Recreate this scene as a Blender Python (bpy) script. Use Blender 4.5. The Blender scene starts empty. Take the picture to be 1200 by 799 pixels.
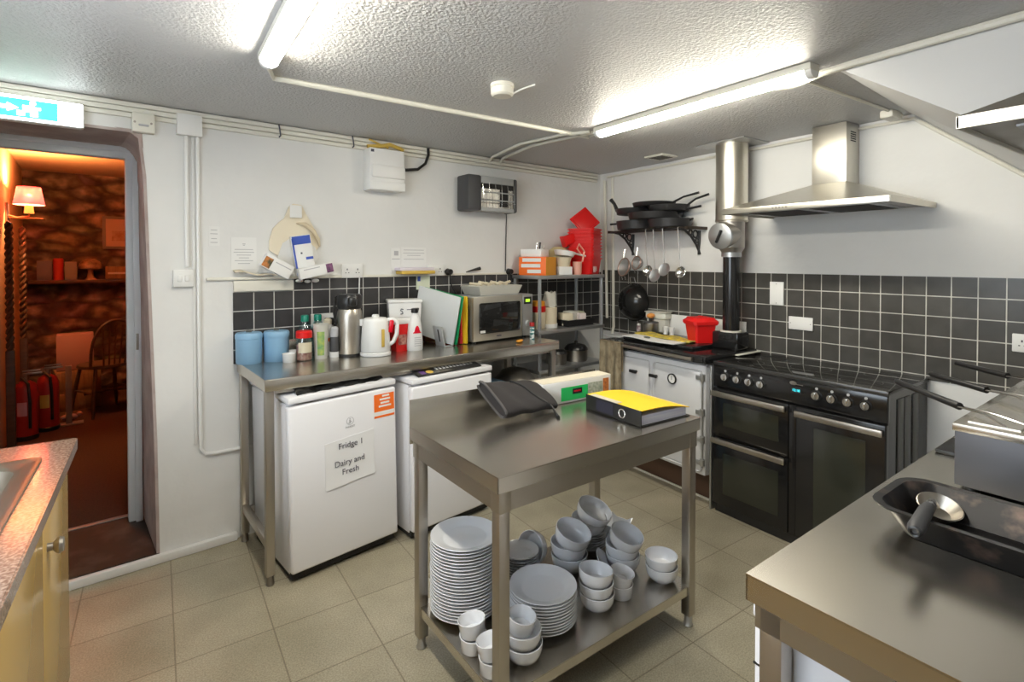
import bpy, bmesh, math, random
from mathutils import Matrix, Vector, Euler
random.seed(7)
R = math.radians
sc = bpy.context.scene
COL = sc.collection

# ------------------------------------------------------------------ camera, world, exposure
cam = bpy.data.cameras.new('camera')
cam.sensor_width = 36.0
cam.lens = 614.0 / 1200 * 36
cam.shift_x = -1.6 / 1200
cam.shift_y = -(399.5 - 314.3) / 1200
cam.clip_start = 0.02
cam_o = bpy.data.objects.new('camera', cam); COL.objects.link(cam_o)
cam_o.location = (0, 0, 1.4914)
cam_o.rotation_euler = (R(90) - 0.0144, 0, -0.5976)
sc.camera = cam_o
sc.view_settings.view_transform = 'Standard'
sc.view_settings.look = 'None'
sc.view_settings.gamma = 1
sc.view_settings.use_curve_mapping = False
sc.view_settings.exposure = 0.22
SKY = 8.0            # soft daylight let in by the window added over the sink
TUBE = 78.0          # fluorescent diffusers
LAMP_W = 90.0        # wall lamp in the room beyond the doorway
w = bpy.data.worlds.new('world'); sc.world = w; w.use_nodes = True
bg = w.node_tree.nodes['Background']
bg.inputs[0].default_value = (0.80, 0.90, 1.0, 1); bg.inputs[1].default_value = SKY
sc.cycles.max_bounces = 8
sc.cycles.diffuse_bounces = 5
sc.cycles.glossy_bounces = 4
sc.cycles.transmission_bounces = 4
sc.cycles.transparent_max_bounces = 8
sc.cycles.caustics_reflective = False
sc.cycles.caustics_refractive = False
sc.cycles.sample_clamp_indirect = 4.0

# ------------------------------------------------------------------ frames
DA, DB, GA, CEIL = 3.12, 3.2462, 0.0863, 2.25
G = math.atan(GA)
E_ = Vector((math.cos(G), math.sin(G), 0)); N_ = Vector((math.sin(G), -math.cos(G), 0))
def wa(u, v, z):                     # on the rear wall: along, out into the room, up
    return Vector((0, DA, 0)) + E_ * u + N_ * v + Vector((0, 0, z))
ISL, ISR = Vector((0.8219, 1.2876, 0)), 0.037
def isl(x, y, z):
    c, s = math.cos(ISR), math.sin(ISR)
    return ISL + Vector((c * x - s * y, s * x + c * y, z))
RB = R(-90)                          # things on the right wall: local x runs right, local -y faces the room

# ------------------------------------------------------------------ materials
def mat(name, col, rough=0.5, metal=0.0, noise=None, bump=None, spec=0.5, trans=0.0, alpha=1.0, emit=None, es=1.0, coat=0.0, rnoise=None, stretch=None):
    m = bpy.data.materials.new(name); m.use_nodes = True
    nt = m.node_tree; p = nt.nodes['Principled BSDF']
    p.inputs['Base Color'].default_value = (*col, 1); p.inputs['Roughness'].default_value = rough
    p.inputs['Metallic'].default_value = metal; p.inputs['Specular IOR Level'].default_value = spec
    p.inputs['Transmission Weight'].default_value = trans; p.inputs['Alpha'].default_value = alpha
    p.inputs['Coat Weight'].default_value = coat
    if emit: p.inputs['Emission Color'].default_value = (*emit, 1); p.inputs['Emission Strength'].default_value = es
    if noise or bump or rnoise:
        tc = nt.nodes.new('ShaderNodeTexCoord'); mp = nt.nodes.new('ShaderNodeMapping')
        nt.links.new(tc.outputs['Object'], mp.inputs['Vector'])
        if stretch: mp.inputs['Scale'].default_value = stretch
        def nz(scale, detail=4):
            n = nt.nodes.new('ShaderNodeTexNoise'); n.inputs['Scale'].default_value = scale; n.inputs['Detail'].default_value = detail
            nt.links.new(mp.outputs['Vector'], n.inputs['Vector']); return n
        if noise:                    # (scale, second colour[, low, high])
            n = nz(noise[0]); r = nt.nodes.new('ShaderNodeValToRGB')
            lo, hi = (noise[2], noise[3]) if len(noise) > 2 else (0.35, 0.65)
            r.color_ramp.elements[0].position = lo; r.color_ramp.elements[0].color = (*col, 1)
            r.color_ramp.elements[1].position = hi; r.color_ramp.elements[1].color = (*noise[1], 1)
            nt.links.new(n.outputs['Fac'], r.inputs['Fac']); nt.links.new(r.outputs['Color'], p.inputs['Base Color'])
        if rnoise:                   # (scale, low, high)
            n = nz(rnoise[0]); q = nt.nodes.new('ShaderNodeMapRange')
            q.inputs['To Min'].default_value = rnoise[1]; q.inputs['To Max'].default_value = rnoise[2]
            q.inputs['From Min'].default_value = 0.3; q.inputs['From Max'].default_value = 0.7
            nt.links.new(n.outputs['Fac'], q.inputs['Value']); nt.links.new(q.outputs[0], p.inputs['Roughness'])
        if bump:                     # (scale, strength, distance)
            n = nz(bump[0], 3); b = nt.nodes.new('ShaderNodeBump')
            b.inputs['Strength'].default_value = bump[1]; b.inputs['Distance'].default_value = bump[2]
            nt.links.new(n.outputs['Fac'], b.inputs['Height']); nt.links.new(b.outputs['Normal'], p.inputs['Normal'])
    return m

def tile_mat(name, c1, c2, mortar, pitch_x, pitch_y, ox, oy, axes, rough, gap=0.002, noise=6.0, bump=0.6, ncol=None, speck=None):
    m = bpy.data.materials.new(name); m.use_nodes = True
    nt = m.node_tree; p = nt.nodes['Principled BSDF']; p.inputs['Roughness'].default_value = rough
    tc = nt.nodes.new('ShaderNodeTexCoord'); sp = nt.nodes.new('ShaderNodeSeparateXYZ'); cb = nt.nodes.new('ShaderNodeCombineXYZ')
    nt.links.new(tc.outputs['Object'], sp.inputs[0])
    for k, (ax, off) in enumerate(zip(axes, (ox, oy))):
        a = nt.nodes.new('ShaderNodeMath'); a.operation = 'SUBTRACT'; a.inputs[1].default_value = off - 50 * (pitch_x, pitch_y)[k]
        nt.links.new(sp.outputs[ax], a.inputs[0]); nt.links.new(a.outputs[0], cb.inputs[k])
    b = nt.nodes.new('ShaderNodeTexBrick'); b.offset = 0; b.squash = 1
    nt.links.new(cb.outputs[0], b.inputs['Vector'])
    b.inputs['Color1'].default_value = (*c1, 1); b.inputs['Color2'].default_value = (*c2, 1); b.inputs['Mortar'].default_value = (*mortar, 1)
    b.inputs['Scale'].default_value = 1; b.inputs['Mortar Size'].default_value = gap; b.inputs['Mortar Smooth'].default_value = 0.1
    b.inputs['Brick Width'].default_value = pitch_x; b.inputs['Row Height'].default_value = pitch_y
    n = nt.nodes.new('ShaderNodeTexNoise'); n.inputs['Scale'].default_value = noise; n.inputs['Detail'].default_value = 6
    nt.links.new(tc.outputs['Object'], n.inputs['Vector'])
    mx = nt.nodes.new('ShaderNodeMix'); mx.data_type = 'RGBA'; mx.blend_type = 'MULTIPLY'; mx.inputs[0].default_value = 1
    rp = nt.nodes.new('ShaderNodeValToRGB'); rp.color_ramp.elements[0].position = 0.3; rp.color_ramp.elements[1].position = 0.7
    rp.color_ramp.elements[0].color = (*(ncol or (0.72, 0.72, 0.72)), 1); rp.color_ramp.elements[1].color = (1.1, 1.1, 1.1, 1)
    nt.links.new(n.outputs['Fac'], rp.inputs['Fac']); nt.links.new(b.outputs['Color'], mx.inputs[6]); nt.links.new(rp.outputs['Color'], mx.inputs[7])
    out = mx.outputs[2]
    if speck:
        n2 = nt.nodes.new('ShaderNodeTexNoise'); n2.inputs['Scale'].default_value = speck; n2.inputs['Detail'].default_value = 3
        nt.links.new(tc.outputs['Object'], n2.inputs['Vector'])
        r2 = nt.nodes.new('ShaderNodeValToRGB'); r2.color_ramp.elements[0].position = 0.38; r2.color_ramp.elements[1].position = 0.62
        r2.color_ramp.elements[0].color = (0.80, 0.79, 0.77, 1); r2.color_ramp.elements[1].color = (1.14, 1.13, 1.11, 1)
        m2 = nt.nodes.new('ShaderNodeMix'); m2.data_type = 'RGBA'; m2.blend_type = 'MULTIPLY'; m2.inputs[0].default_value = 1
        nt.links.new(n2.outputs['Fac'], r2.inputs['Fac']); nt.links.new(out, m2.inputs[6]); nt.links.new(r2.outputs['Color'], m2.inputs[7])
        out = m2.outputs[2]
    nt.links.new(out, p.inputs['Base Color'])
    bp = nt.nodes.new('ShaderNodeBump'); bp.invert = True; bp.inputs['Strength'].default_value = bump; bp.inputs['Distance'].default_value = 0.002
    nt.links.new(b.outputs['Fac'], bp.inputs['Height']); nt.links.new(bp.outputs['Normal'], p.inputs['Normal'])
    return m

def stone_mat():
    m = bpy.data.materials.new('rubble_stone'); m.use_nodes = True
    nt = m.node_tree; p = nt.nodes['Principled BSDF']; p.inputs['Roughness'].default_value = 0.9
    tc = nt.nodes.new('ShaderNodeTexCoord'); mp = nt.nodes.new('ShaderNodeMapping'); mp.inputs['Scale'].default_value = (3.4, 3.4, 7.5)
    nt.links.new(tc.outputs['Object'], mp.inputs['Vector'])
    nz = nt.nodes.new('ShaderNodeTexNoise'); nz.inputs['Scale'].default_value = 1.2
    nt.links.new(mp.outputs[0], nz.inputs['Vector'])
    ad = nt.nodes.new('ShaderNodeMix'); ad.data_type = 'RGBA'; ad.blend_type = 'ADD'; ad.inputs[0].default_value = 0.5
    nt.links.new(mp.outputs[0], ad.inputs[6]); nt.links.new(nz.outputs['Color'], ad.inputs[7])
    v = nt.nodes.new('ShaderNodeTexVoronoi'); v.feature = 'DISTANCE_TO_EDGE'; v.inputs['Scale'].default_value = 1
    v2 = nt.nodes.new('ShaderNodeTexVoronoi'); v2.inputs['Scale'].default_value = 1
    nt.links.new(ad.outputs[2], v.inputs['Vector']); nt.links.new(ad.outputs[2], v2.inputs['Vector'])
    r = nt.nodes.new('ShaderNodeValToRGB'); r.color_ramp.elements[0].position = 0.04; r.color_ramp.elements[1].position = 0.34
    r.color_ramp.elements[0].color = (0.11, 0.075, 0.055, 1); r.color_ramp.elements[1].color = (0.46, 0.34, 0.25, 1)
    nt.links.new(v.outputs['Distance'], r.inputs['Fac'])
    hs = nt.nodes.new('ShaderNodeMix'); hs.data_type = 'RGBA'; hs.blend_type = 'MULTIPLY'; hs.inputs[0].default_value = 0.3
    nt.links.new(r.outputs['Color'], hs.inputs[6]); nt.links.new(v2.outputs['Color'], hs.inputs[7])
    n3 = nt.nodes.new('ShaderNodeTexNoise'); n3.inputs['Scale'].default_value = 9; n3.inputs['Detail'].default_value = 5
    nt.links.new(tc.outputs['Object'], n3.inputs['Vector'])
    r3 = nt.nodes.new('ShaderNodeValToRGB'); r3.color_ramp.elements[0].position = 0.35; r3.color_ramp.elements[1].position = 0.65
    r3.color_ramp.elements[0].color = (0.35, 0.33, 0.32, 1); r3.color_ramp.elements[1].color = (1.25, 1.2, 1.15, 1)
    m3 = nt.nodes.new('ShaderNodeMix'); m3.data_type = 'RGBA'; m3.blend_type = 'MULTIPLY'; m3.inputs[0].default_value = 1
    nt.links.new(n3.outputs['Fac'], r3.inputs['Fac']); nt.links.new(hs.outputs[2], m3.inputs[6]); nt.links.new(r3.outputs['Color'], m3.inputs[7])
    nt.links.new(m3.outputs[2], p.inputs['Base Color'])
    b = nt.nodes.new('ShaderNodeBump'); b.inputs['Strength'].default_value = 1; b.inputs['Distance'].default_value = 0.06
    nt.links.new(r.outputs['Color'], b.inputs['Height']); nt.links.new(b.outputs['Normal'], p.inputs['Normal'])
    return m

def glass_mat(name, tint=(0.95, 0.97, 0.97), gloss=0.12):
    m = bpy.data.materials.new(name); m.use_nodes = True; nt = m.node_tree; nt.nodes.clear()
    o = nt.nodes.new('ShaderNodeOutputMaterial'); mx = nt.nodes.new('ShaderNodeMixShader'); t = nt.nodes.new('ShaderNodeBsdfTransparent')
    g = nt.nodes.new('ShaderNodeBsdfGlossy'); g.inputs['Roughness'].default_value = 0.05; t.inputs[0].default_value = (*tint, 1)
    mx.inputs[0].default_value = gloss
    nt.links.new(t.outputs[0], mx.inputs[1]); nt.links.new(g.outputs[0], mx.inputs[2]); nt.links.new(mx.outputs[0], o.inputs[0]); return m

M = dict(
    wall=mat('white_wall_paint', (0.80, 0.80, 0.79), 0.6, noise=(1.6, (0.74, 0.74, 0.73)), bump=(9, 0.25, 0.02)),
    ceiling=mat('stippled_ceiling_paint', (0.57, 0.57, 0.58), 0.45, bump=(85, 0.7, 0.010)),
    bulk=mat('smooth_white_paint', (0.70, 0.70, 0.70), 0.6),
    paint=mat('cream_gloss_paint', (0.76, 0.74, 0.66), 0.4),
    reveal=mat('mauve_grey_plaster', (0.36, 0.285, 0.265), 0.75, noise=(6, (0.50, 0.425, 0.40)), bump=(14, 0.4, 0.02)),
    frame=mat('pale_grey_frame_paint', (0.78, 0.81, 0.85), 0.35),
    sill=mat('worn_dark_step', (0.030, 0.022, 0.017), 0.6, noise=(7, (0.10, 0.08, 0.065), 0.5, 0.8)),
    carpet=mat('brown_carpet', (0.060, 0.026, 0.014), 0.95, noise=(90, (0.085, 0.038, 0.02))),
    plaster_o=mat('peach_plaster', (0.66, 0.42, 0.28), 0.8, bump=(10, 0.3, 0.01)),
    stone=stone_mat(),
    steel=mat('brushed_steel', (0.47, 0.435, 0.385), 0.36, 1.0),
    steel_top=mat('worn_steel_worktop', (0.64, 0.605, 0.545), 0.27, 1.0, bump=(7, 0.05, 0.01)),
    steel_dark=mat('dark_steel', (0.33, 0.31, 0.285), 0.38, 1.0, rnoise=(8, 0.3, 0.46)),
    hood=mat('satin_steel_hood', (0.66, 0.63, 0.56), 0.33, 1.0, stretch=(1, 1, 20), rnoise=(30, 0.28, 0.38)),
    chrome=mat('bright_chrome', (0.75, 0.75, 0.75), 0.15, 1.0),
    zinc=mat('galvanised_steel', (0.50, 0.51, 0.52), 0.42, 0.9),
    fridge=mat('white_appliance_enamel', (0.80, 0.80, 0.83), 0.32),
    gap=mat('dark_gap', (0.02, 0.02, 0.02), 0.8),
    white=mat('white_plastic', (0.82, 0.82, 0.81), 0.35),
    china=mat('white_glazed_china', (0.78, 0.79, 0.82), 0.14, coat=0.3),
    black=mat('black_plastic', (0.015, 0.015, 0.016), 0.35),
    enamel_k=mat('black_enamel', (0.012, 0.012, 0.013), 0.14),
    hobglass=mat('black_hob_glass', (0.014, 0.014, 0.014), 0.05),
    ovenglass=mat('dark_oven_glass', (0.030, 0.032, 0.024), 0.08),
    castiron=mat('cast_iron', (0.018, 0.018, 0.02), 0.42, bump=(90, 0.2, 0.003)),
    aga=mat('pale_grey_enamel', (0.66, 0.67, 0.70), 0.2),
    brick=mat('brown_brick_plinth', (0.095, 0.05, 0.03), 0.6),
    red=mat('red_plastic', (0.72, 0.012, 0.012), 0.35),
    redd=mat('deep_red_paint', (0.42, 0.02, 0.015), 0.4),
    orange=mat('orange_print', (0.90, 0.17, 0.02), 0.5),
    amber=mat('amber_card', (0.72, 0.30, 0.02), 0.6),
    blue=mat('pale_blue_enamel', (0.25, 0.45, 0.66), 0.4),
    blued=mat('blue_print', (0.04, 0.09, 0.45), 0.5),
    teal=mat('teal_plastic', (0.0, 0.22, 0.15), 0.4),
    green=mat('green_plastic', (0.0, 0.30, 0.10), 0.45),
    greenl=mat('bright_green_print', (0.02, 0.55, 0.13), 0.5),
    yellow=mat('yellow_card', (0.88, 0.58, 0.02), 0.5),
    yel_d=mat('mustard_plastic', (0.62, 0.42, 0.08), 0.5),
    brown=mat('brown_plastic', (0.25, 0.08, 0.03), 0.5),
    board=mat('white_chopping_plastic', (0.66, 0.68, 0.68), 0.5),
    grey=mat('grey_plastic', (0.40, 0.41, 0.41), 0.5),
    greyd=mat('charcoal_plastic', (0.06, 0.06, 0.065), 0.5),
    cream=mat('cream_plastic', (0.70, 0.62, 0.46), 0.45),
    cloth=mat('charcoal_cloth', (0.026, 0.023, 0.024), 0.95, bump=(220, 0.5, 0.003)),
    towel=mat('beige_striped_towel', (0.36, 0.30, 0.20), 0.95, noise=(14, (0.17, 0.13, 0.08)), bump=(180, 0.6, 0.004), stretch=(1, 6, 1)),
    teatowel=mat('yellow_tea_towel', (0.70, 0.52, 0.05), 0.9, noise=(30, (0.40, 0.33, 0.10))),
    wood=mat('dark_stained_wood', (0.06, 0.028, 0.014), 0.5, noise=(5, (0.10, 0.05, 0.025)), stretch=(1, 1, 8)),
    wood_m=mat('mid_brown_wood', (0.30, 0.15, 0.06), 0.55, noise=(6, (0.20, 0.10, 0.04)), stretch=(8, 1, 1)),
    pinkbox=mat('dusty_pink_card', (0.40, 0.20, 0.18), 0.7),
    paper=mat('white_paper', (0.80, 0.80, 0.79), 0.7),
    ink=mat('dark_ink', (0.09, 0.09, 0.12), 0.7),
    inkl=mat('grey_ink', (0.46, 0.46, 0.48), 0.7),
    sleeve=mat('clear_plastic_sleeve', (0.80, 0.80, 0.81), 0.3),
    kraft=mat('buff_paper', (0.78, 0.70, 0.55), 0.7),
    yellowdoor=mat('primrose_cabinet_paint', (0.52, 0.345, 0.12), 0.2),
    laminate=None,
    pewter=mat('pewter_knob', (0.38, 0.35, 0.32), 0.35, 1.0),
    clear=glass_mat('clear_glass', (0.93, 0.95, 0.94), 0.14),
    bottle=glass_mat('blue_clear_plastic', (0.75, 0.90, 0.92), 0.15),
    pane=glass_mat('added_window_glass', (0.98, 0.98, 0.98), 0.04),
    haze=mat('frosted_plastic', (0.76, 0.75, 0.68), 0.4, trans=0.25),
    roast=mat('blackened_tin', (0.022, 0.021, 0.022), 0.3, 0.5, noise=(16, (0.16, 0.11, 0.09), 0.58, 0.8)),
    wok=mat('seasoned_black_steel', (0.02, 0.02, 0.02), 0.18, 0.3),
    lamp_shade=mat('pink_lamp_shade', (0.85, 0.25, 0.25), 0.8, emit=(1.0, 0.06, 0.09), es=1.5, alpha=0.86),
    tube=mat('lit_tube_diffuser', (0.9, 0.9, 0.85), 0.5, emit=(1.0, 0.94, 0.79), es=TUBE),
    exit_w=mat('lit_sign_white', (0.9, 0.9, 0.9), 0.5, emit=(0.93, 1.0, 1.0), es=8.0),
    exit_g=mat('lit_sign_green', (0.1, 0.7, 0.5), 0.5, emit=(0.06, 0.95, 0.48), es=1.2),
    clock=mat('lit_clock_digits', (0.0, 0.1, 0.1), 0.5, emit=(0.05, 0.75, 0.85), es=2.0),
    mwled=mat('lit_green_digits', (0.1, 0.2, 0.0), 0.5, emit=(0.45, 0.9, 0.05), es=1.2),
    redlamp=mat('red_indicator', (0.7, 0.0, 0.02), 0.3),
    glow=mat('heater_reflector', (0.75, 0.74, 0.72), 0.18, 1.0),
    teak=mat('chocolate_tray', (0.01, 0.01, 0.012), 0.4),
    spice=mat('mixed_spice', (0.20, 0.05, 0.04), 0.6, noise=(60, (0.45, 0.25, 0.2))),
    floor=tile_mat('vinyl_floor_tiles', (0.40, 0.362, 0.275), (0.365, 0.33, 0.25), (0.23, 0.20, 0.145), 0.335, 0.335, 0.045, 1.28, ('X', 'Y'), 0.36, 0.0028, 3.5, 0.3, (0.80, 0.80, 0.77), 170),
    tiles_a=tile_mat('slate_tiles_rear', (0.040, 0.039, 0.042), (0.062, 0.061, 0.063), (0.66, 0.66, 0.62), 0.1037, 0.103, 0.436, 1.22, ('X', 'Z'), 0.3, 0.0026, 9),
    tiles_b=tile_mat('slate_tiles_right', (0.056, 0.054, 0.050), (0.080, 0.077, 0.070), (0.62, 0.61, 0.56), 0.1019, 0.1015, 2.04, 1.313, ('Y', 'Z'), 0.28, 0.0026, 9),
)
def laminate():
    m = mat('speckled_granite_laminate', (0.19, 0.12, 0.09), 0.12, noise=(130, (0.36, 0.27, 0.215), 0.42, 0.62)); return m
M['laminate'] = laminate()

# ------------------------------------------------------------------ mesh builder
class MB:
    def __init__(s): s.bm = bmesh.new(); s.M = Matrix.Identity(4)
    def at(s, loc=(0, 0, 0), rot=(0, 0, 0)):
        s.M = Matrix.Translation(loc) @ Euler(rot).to_matrix().to_4x4(); return s
    def _v(s, p): return s.bm.verts.new(s.M @ Vector(p))
    def box(s, x0, x1, y0, y1, z0, z1, bev=0.0, seg=2):
        vs = [s._v(p) for p in ((x0, y0, z0), (x1, y0, z0), (x1, y1, z0), (x0, y1, z0), (x0, y0, z1), (x1, y0, z1), (x1, y1, z1), (x0, y1, z1))]
        fs = [s.bm.faces.new([vs[i] for i in f]) for f in ((3, 2, 1, 0), (4, 5, 6, 7), (0, 1, 5, 4), (1, 2, 6, 5), (2, 3, 7, 6), (3, 0, 4, 7))]
        if bev > 0:
            es = list({e for f in fs for e in f.edges})
            bmesh.ops.bevel(s.bm, geom=es, offset=bev, segments=seg, affect='EDGES', profile=0.5)
        return s
    def loops(s, rings, closed=True, cap0=True, cap1=True):
        rv = [[s._v(p) for p in r] for r in rings]; n = len(rv[0])
        for a, b in zip(rv[:-1], rv[1:]):
            for i in range(n if closed else n - 1):
                j = (i + 1) % n
                s.bm.faces.new((a[i], a[j], b[j], b[i]))
        if cap0: s.bm.faces.new(rv[0][::-1])
        if cap1: s.bm.faces.new(rv[-1])
        return s
    def cyl(s, p0, p1, r0, r1=None, seg=20, caps=True):
        r1 = r0 if r1 is None else r1
        p0, p1 = Vector(p0), Vector(p1); d = (p1 - p0).normalized()
        a = d.orthogonal().normalized(); b = d.cross(a)
        ring = lambda c, r: [c + (a * math.cos(t) + b * math.sin(t)) * r for t in [2 * math.pi * i / seg for i in range(seg)]]
        return s.loops([ring(p0, r0), ring(p1, r1)], True, caps, caps)
    def tube(s, pts, r, seg=8, caps=True):
        pts = [Vector(p) for p in pts]; rs = r if isinstance(r, (list, tuple)) else [r] * len(pts)
        rings = []; a = None
        for i, p in enumerate(pts):
            d = ((pts[i + 1] if i + 1 < len(pts) else p) - (pts[i - 1] if i else p)).normalized()
            a = d.orthogonal().normalized() if a is None else (a - d * a.dot(d)).normalized()
            b = d.cross(a)
            rings.append([p + (a * math.cos(t) + b * math.sin(t)) * rs[i] for t in [2 * math.pi * k / seg for k in range(seg)]])
        return s.loops(rings, True, caps, caps)
    def ring(s, c, rad, r, n=(0, 0, 1), seg=28, sub=8):
        n = Vector(n).normalized(); a = n.orthogonal().normalized(); b = n.cross(a); c = Vector(c)
        rings = []
        for i in range(seg):
            t = 2 * math.pi * i / seg; d = a * math.cos(t) + b * math.sin(t)
            rings.append([s._v(c + d * (rad + r * math.cos(q)) + n * (r * math.sin(q))) for q in [2 * math.pi * k / sub for k in range(sub)]])
        for i in range(seg):
            A, B = rings[i], rings[(i + 1) % seg]
            for k in range(sub): s.bm.faces.new((A[k], B[k], B[(k + 1) % sub], A[(k + 1) % sub]))
        return s
    def lathe(s, prof, seg=32, sx=1.0, sy=1.0):
        prev = None; first = None
        for (r, z) in prof:
            if r < 1e-6: cur = [s._v((0, 0, z))]
            else: cur = [s._v((r * sx * math.cos(2 * math.pi * i / seg), r * sy * math.sin(2 * math.pi * i / seg), z)) for i in range(seg)]
            if prev is not None:
                for i in range(seg):
                    j = (i + 1) % seg
                    if len(prev) == 1 and len(cur) == 1: continue
                    if len(prev) == 1: s.bm.faces.new((prev[0], cur[j], cur[i]))
                    elif len(cur) == 1: s.bm.faces.new((prev[i], prev[j], cur[0]))
                    else: s.bm.faces.new((prev[i], prev[j], cur[j], cur[i]))
            prev = cur
        return s
    def prism(s, poly, axis, a, b):      # poly in the two other axes
        def P(q, t):
            return {'x': (t, q[0], q[1]), 'y': (q[0], t, q[1]), 'z': (q[0], q[1], t)}[axis]
        return s.loops([[P(q, a) for q in poly], [P(q, b) for q in poly]])
    def sph(s, c, r, sc3=(1, 1, 1), u=20, v=12):
        m = s.M @ Matrix.Translation(c) @ Matrix.Diagonal((*[r * k for k in sc3], 1))
        bmesh.ops.create_uvsphere(s.bm, u_segments=u, v_segments=v, radius=1.0, matrix=m); return s
    def grid(s, f, nu, nv):
        vs = [[s._v(f(i / nu, j / nv)) for j in range(nv + 1)] for i in range(nu + 1)]
        for i in range(nu):
            for j in range(nv): s.bm.faces.new((vs[i][j], vs[i + 1][j], vs[i + 1][j + 1], vs[i][j + 1]))
        return s
    def solid(s, t):                     # give an open sheet thickness
        bmesh.ops.recalc_face_normals(s.bm, faces=s.bm.faces)
        bmesh.ops.solidify(s.bm, geom=list(s.bm.faces), thickness=t); return s
    def build(s, name, m, parent=None, angle=38):
        bmesh.ops.recalc_face_normals(s.bm, faces=s.bm.faces)
        me = bpy.data.meshes.new(name); s.bm.to_mesh(me); s.bm.free()
        for p in me.polygons: p.use_smooth = True
        me.set_sharp_from_angle(angle=R(angle))
        me.materials.append(M[m] if isinstance(m, str) else m)
        o = bpy.data.objects.new(name, me); COL.objects.link(o)
        if parent: o.parent = parent
        return o

def thing(name, label, cat, loc=(0, 0, 0), rz=0.0, group=None, rot=None):
    o = bpy.data.objects.new(name, None); COL.objects.link(o); o.empty_display_size = 0.05
    o.location = loc; o.rotation_euler = rot if rot else (0, 0, rz)
    o['label'] = label; o['category'] = cat
    if group: o['group'] = group
    return o
def solo(name, mb, m, label, cat, loc=(0, 0, 0), rz=0.0, group=None, rot=None):
    o = mb.build(name, m); o.location = loc; o.rotation_euler = rot if rot else (0, 0, rz)
    o['label'] = label; o['category'] = cat
    if group: o['group'] = group
    return o
def struct(name, mb, m, loc=(0, 0, 0), rz=0.0, parent=None):
    o = mb.build(name, m, parent)
    if not parent: o['kind'] = 'structure'; o.location = loc; o.rotation_euler = (0, 0, rz)
    return o
def dup(root, loc, rot=None, label=None, group=None):
    c = root.copy(); COL.objects.link(c); c.location = loc
    if rot is not None: c.rotation_euler = rot
    if label: c['label'] = label
    if group: c['group'] = group
    for ch in list(root.children):
        k = ch.copy(); COL.objects.link(k); k.parent = c
        for g in list(ch.children):
            q = g.copy(); COL.objects.link(q); q.parent = k
    return c
def text(name, s, size, m, parent, loc, rot, ext=0.0004, align='CENTER'):
    cu = bpy.data.curves.new(name, 'FONT'); cu.body = s; cu.size = size; cu.extrude = ext; cu.align_x = align; cu.align_y = 'CENTER'
    t = bpy.data.objects.new(name, cu); COL.objects.link(t)
    me = bpy.data.meshes.new_from_object(t.evaluated_get(bpy.context.evaluated_depsgraph_get()))
    bpy.data.objects.remove(t); me.materials.clear(); me.materials.append(M[m])
    o = bpy.data.objects.new(name, me); COL.objects.link(o); o.parent = parent; o.location = loc; o.rotation_euler = rot
    return o
FRONT = (R(90), 0, 0)                    # text on a face looking along local -y

# ================================================================== SHELL
YF = -1.6
struct('floor', MB().box(-0.9, 3.6, YF, 3.6, -0.06, 0.0), 'floor')
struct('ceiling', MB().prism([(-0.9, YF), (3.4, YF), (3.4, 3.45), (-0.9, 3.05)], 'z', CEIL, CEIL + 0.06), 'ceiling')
# rear wall in its own frame (local x along the wall, local +y behind it)
b = MB()
TH = 0.56
rg = lambda a, k, z: [(a, 0.0, z), (3.5, 0.0, z), (3.5, TH, z), (k, TH, z)]
b.loops([rg(0.0, -0.025, 0.0), rg(-0.006, -0.027, 0.6), rg(-0.024, -0.03, 1.3), rg(-0.040, -0.033, 1.9), rg(-0.062, -0.035, 2.12), rg(-0.062, -0.035, CEIL + 0.05)])
b.prism([(-1.6, 0.0), (-1.02, 0.0), (-0.96, TH), (-1.6, TH)], 'z', 0.0, CEIL + 0.05)
b.prism([(0.0, 2.115), (TH, 2.125), (TH, CEIL + 0.05), (0.0, CEIL + 0.05)], 'x', -1.02, -0.04)
struct('wall_rear', b, 'wall', wa(0, 0, 0), G)
struct('wall_right', MB().box(DB, DB + 0.2, -0.4, 3.6, 0.0, CEIL + 0.05), 'wall')
b = MB()
for z0, z1, y0, y1 in ((0.0, 1.1, YF, 3.1), (2.06, CEIL + 0.05, YF, 3.1), (1.1, 2.06, YF, 0.1), (1.1, 2.06, 1.8, 3.1)): b.box(-1.05, -0.86, y0, y1, z0, z1)
struct('wall_left', b, 'wall')
struct('wall_front', MB().box(1.5, 3.6, YF, -0.12, 0.0, CEIL + 0.05).box(-1.05, 1.55, YF - 0.1, YF, 0.0, CEIL + 0.05), 'wall')
b = MB()
for y0, y1, z0, z1 in ((0.1, 1.8, 1.1, 1.15), (0.1, 1.8, 2.01, 2.06), (0.1, 0.15, 1.15, 2.01), (1.75, 1.8, 1.15, 2.01), (0.93, 0.97, 1.15, 2.01)): b.box(-1.0, -0.95, y0, y1, z0, z1, 0.004)
win = struct('added_window_1', b, 'white')  # unseen window, added in the left wall to let in soft daylight
MB().box(-0.978, -0.972, 0.15, 1.75, 1.15, 2.01).build('pane', 'pane', win)
# boxed-in stair slope
st = lambda x, y0, k: [(x, y0, CEIL + 0.02), (x, -0.13, CEIL + 0.02), (x, -0.13, CEIL - k * (y0 + 0.13)), (x, y0, CEIL)]
struct('bulkhead', MB().loops([st(2.2, 1.0, 0.70), st(DB, 1.09, 0.83)]), 'bulk')
# tiled strips
b = MB().box(0.335, 3.262, -0.008, 0.0, 0.94, 1.323).box(0.64, 3.262, -0.008, 0.0, 1.323, 1.392)
struct('trim_1', b, 'tiles_a', wa(0, 0, 0), G)
struct('trim_2', MB().box(DB - 0.008, DB, -0.11, 3.36, 0.885, 1.411), 'tiles_b')
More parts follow.
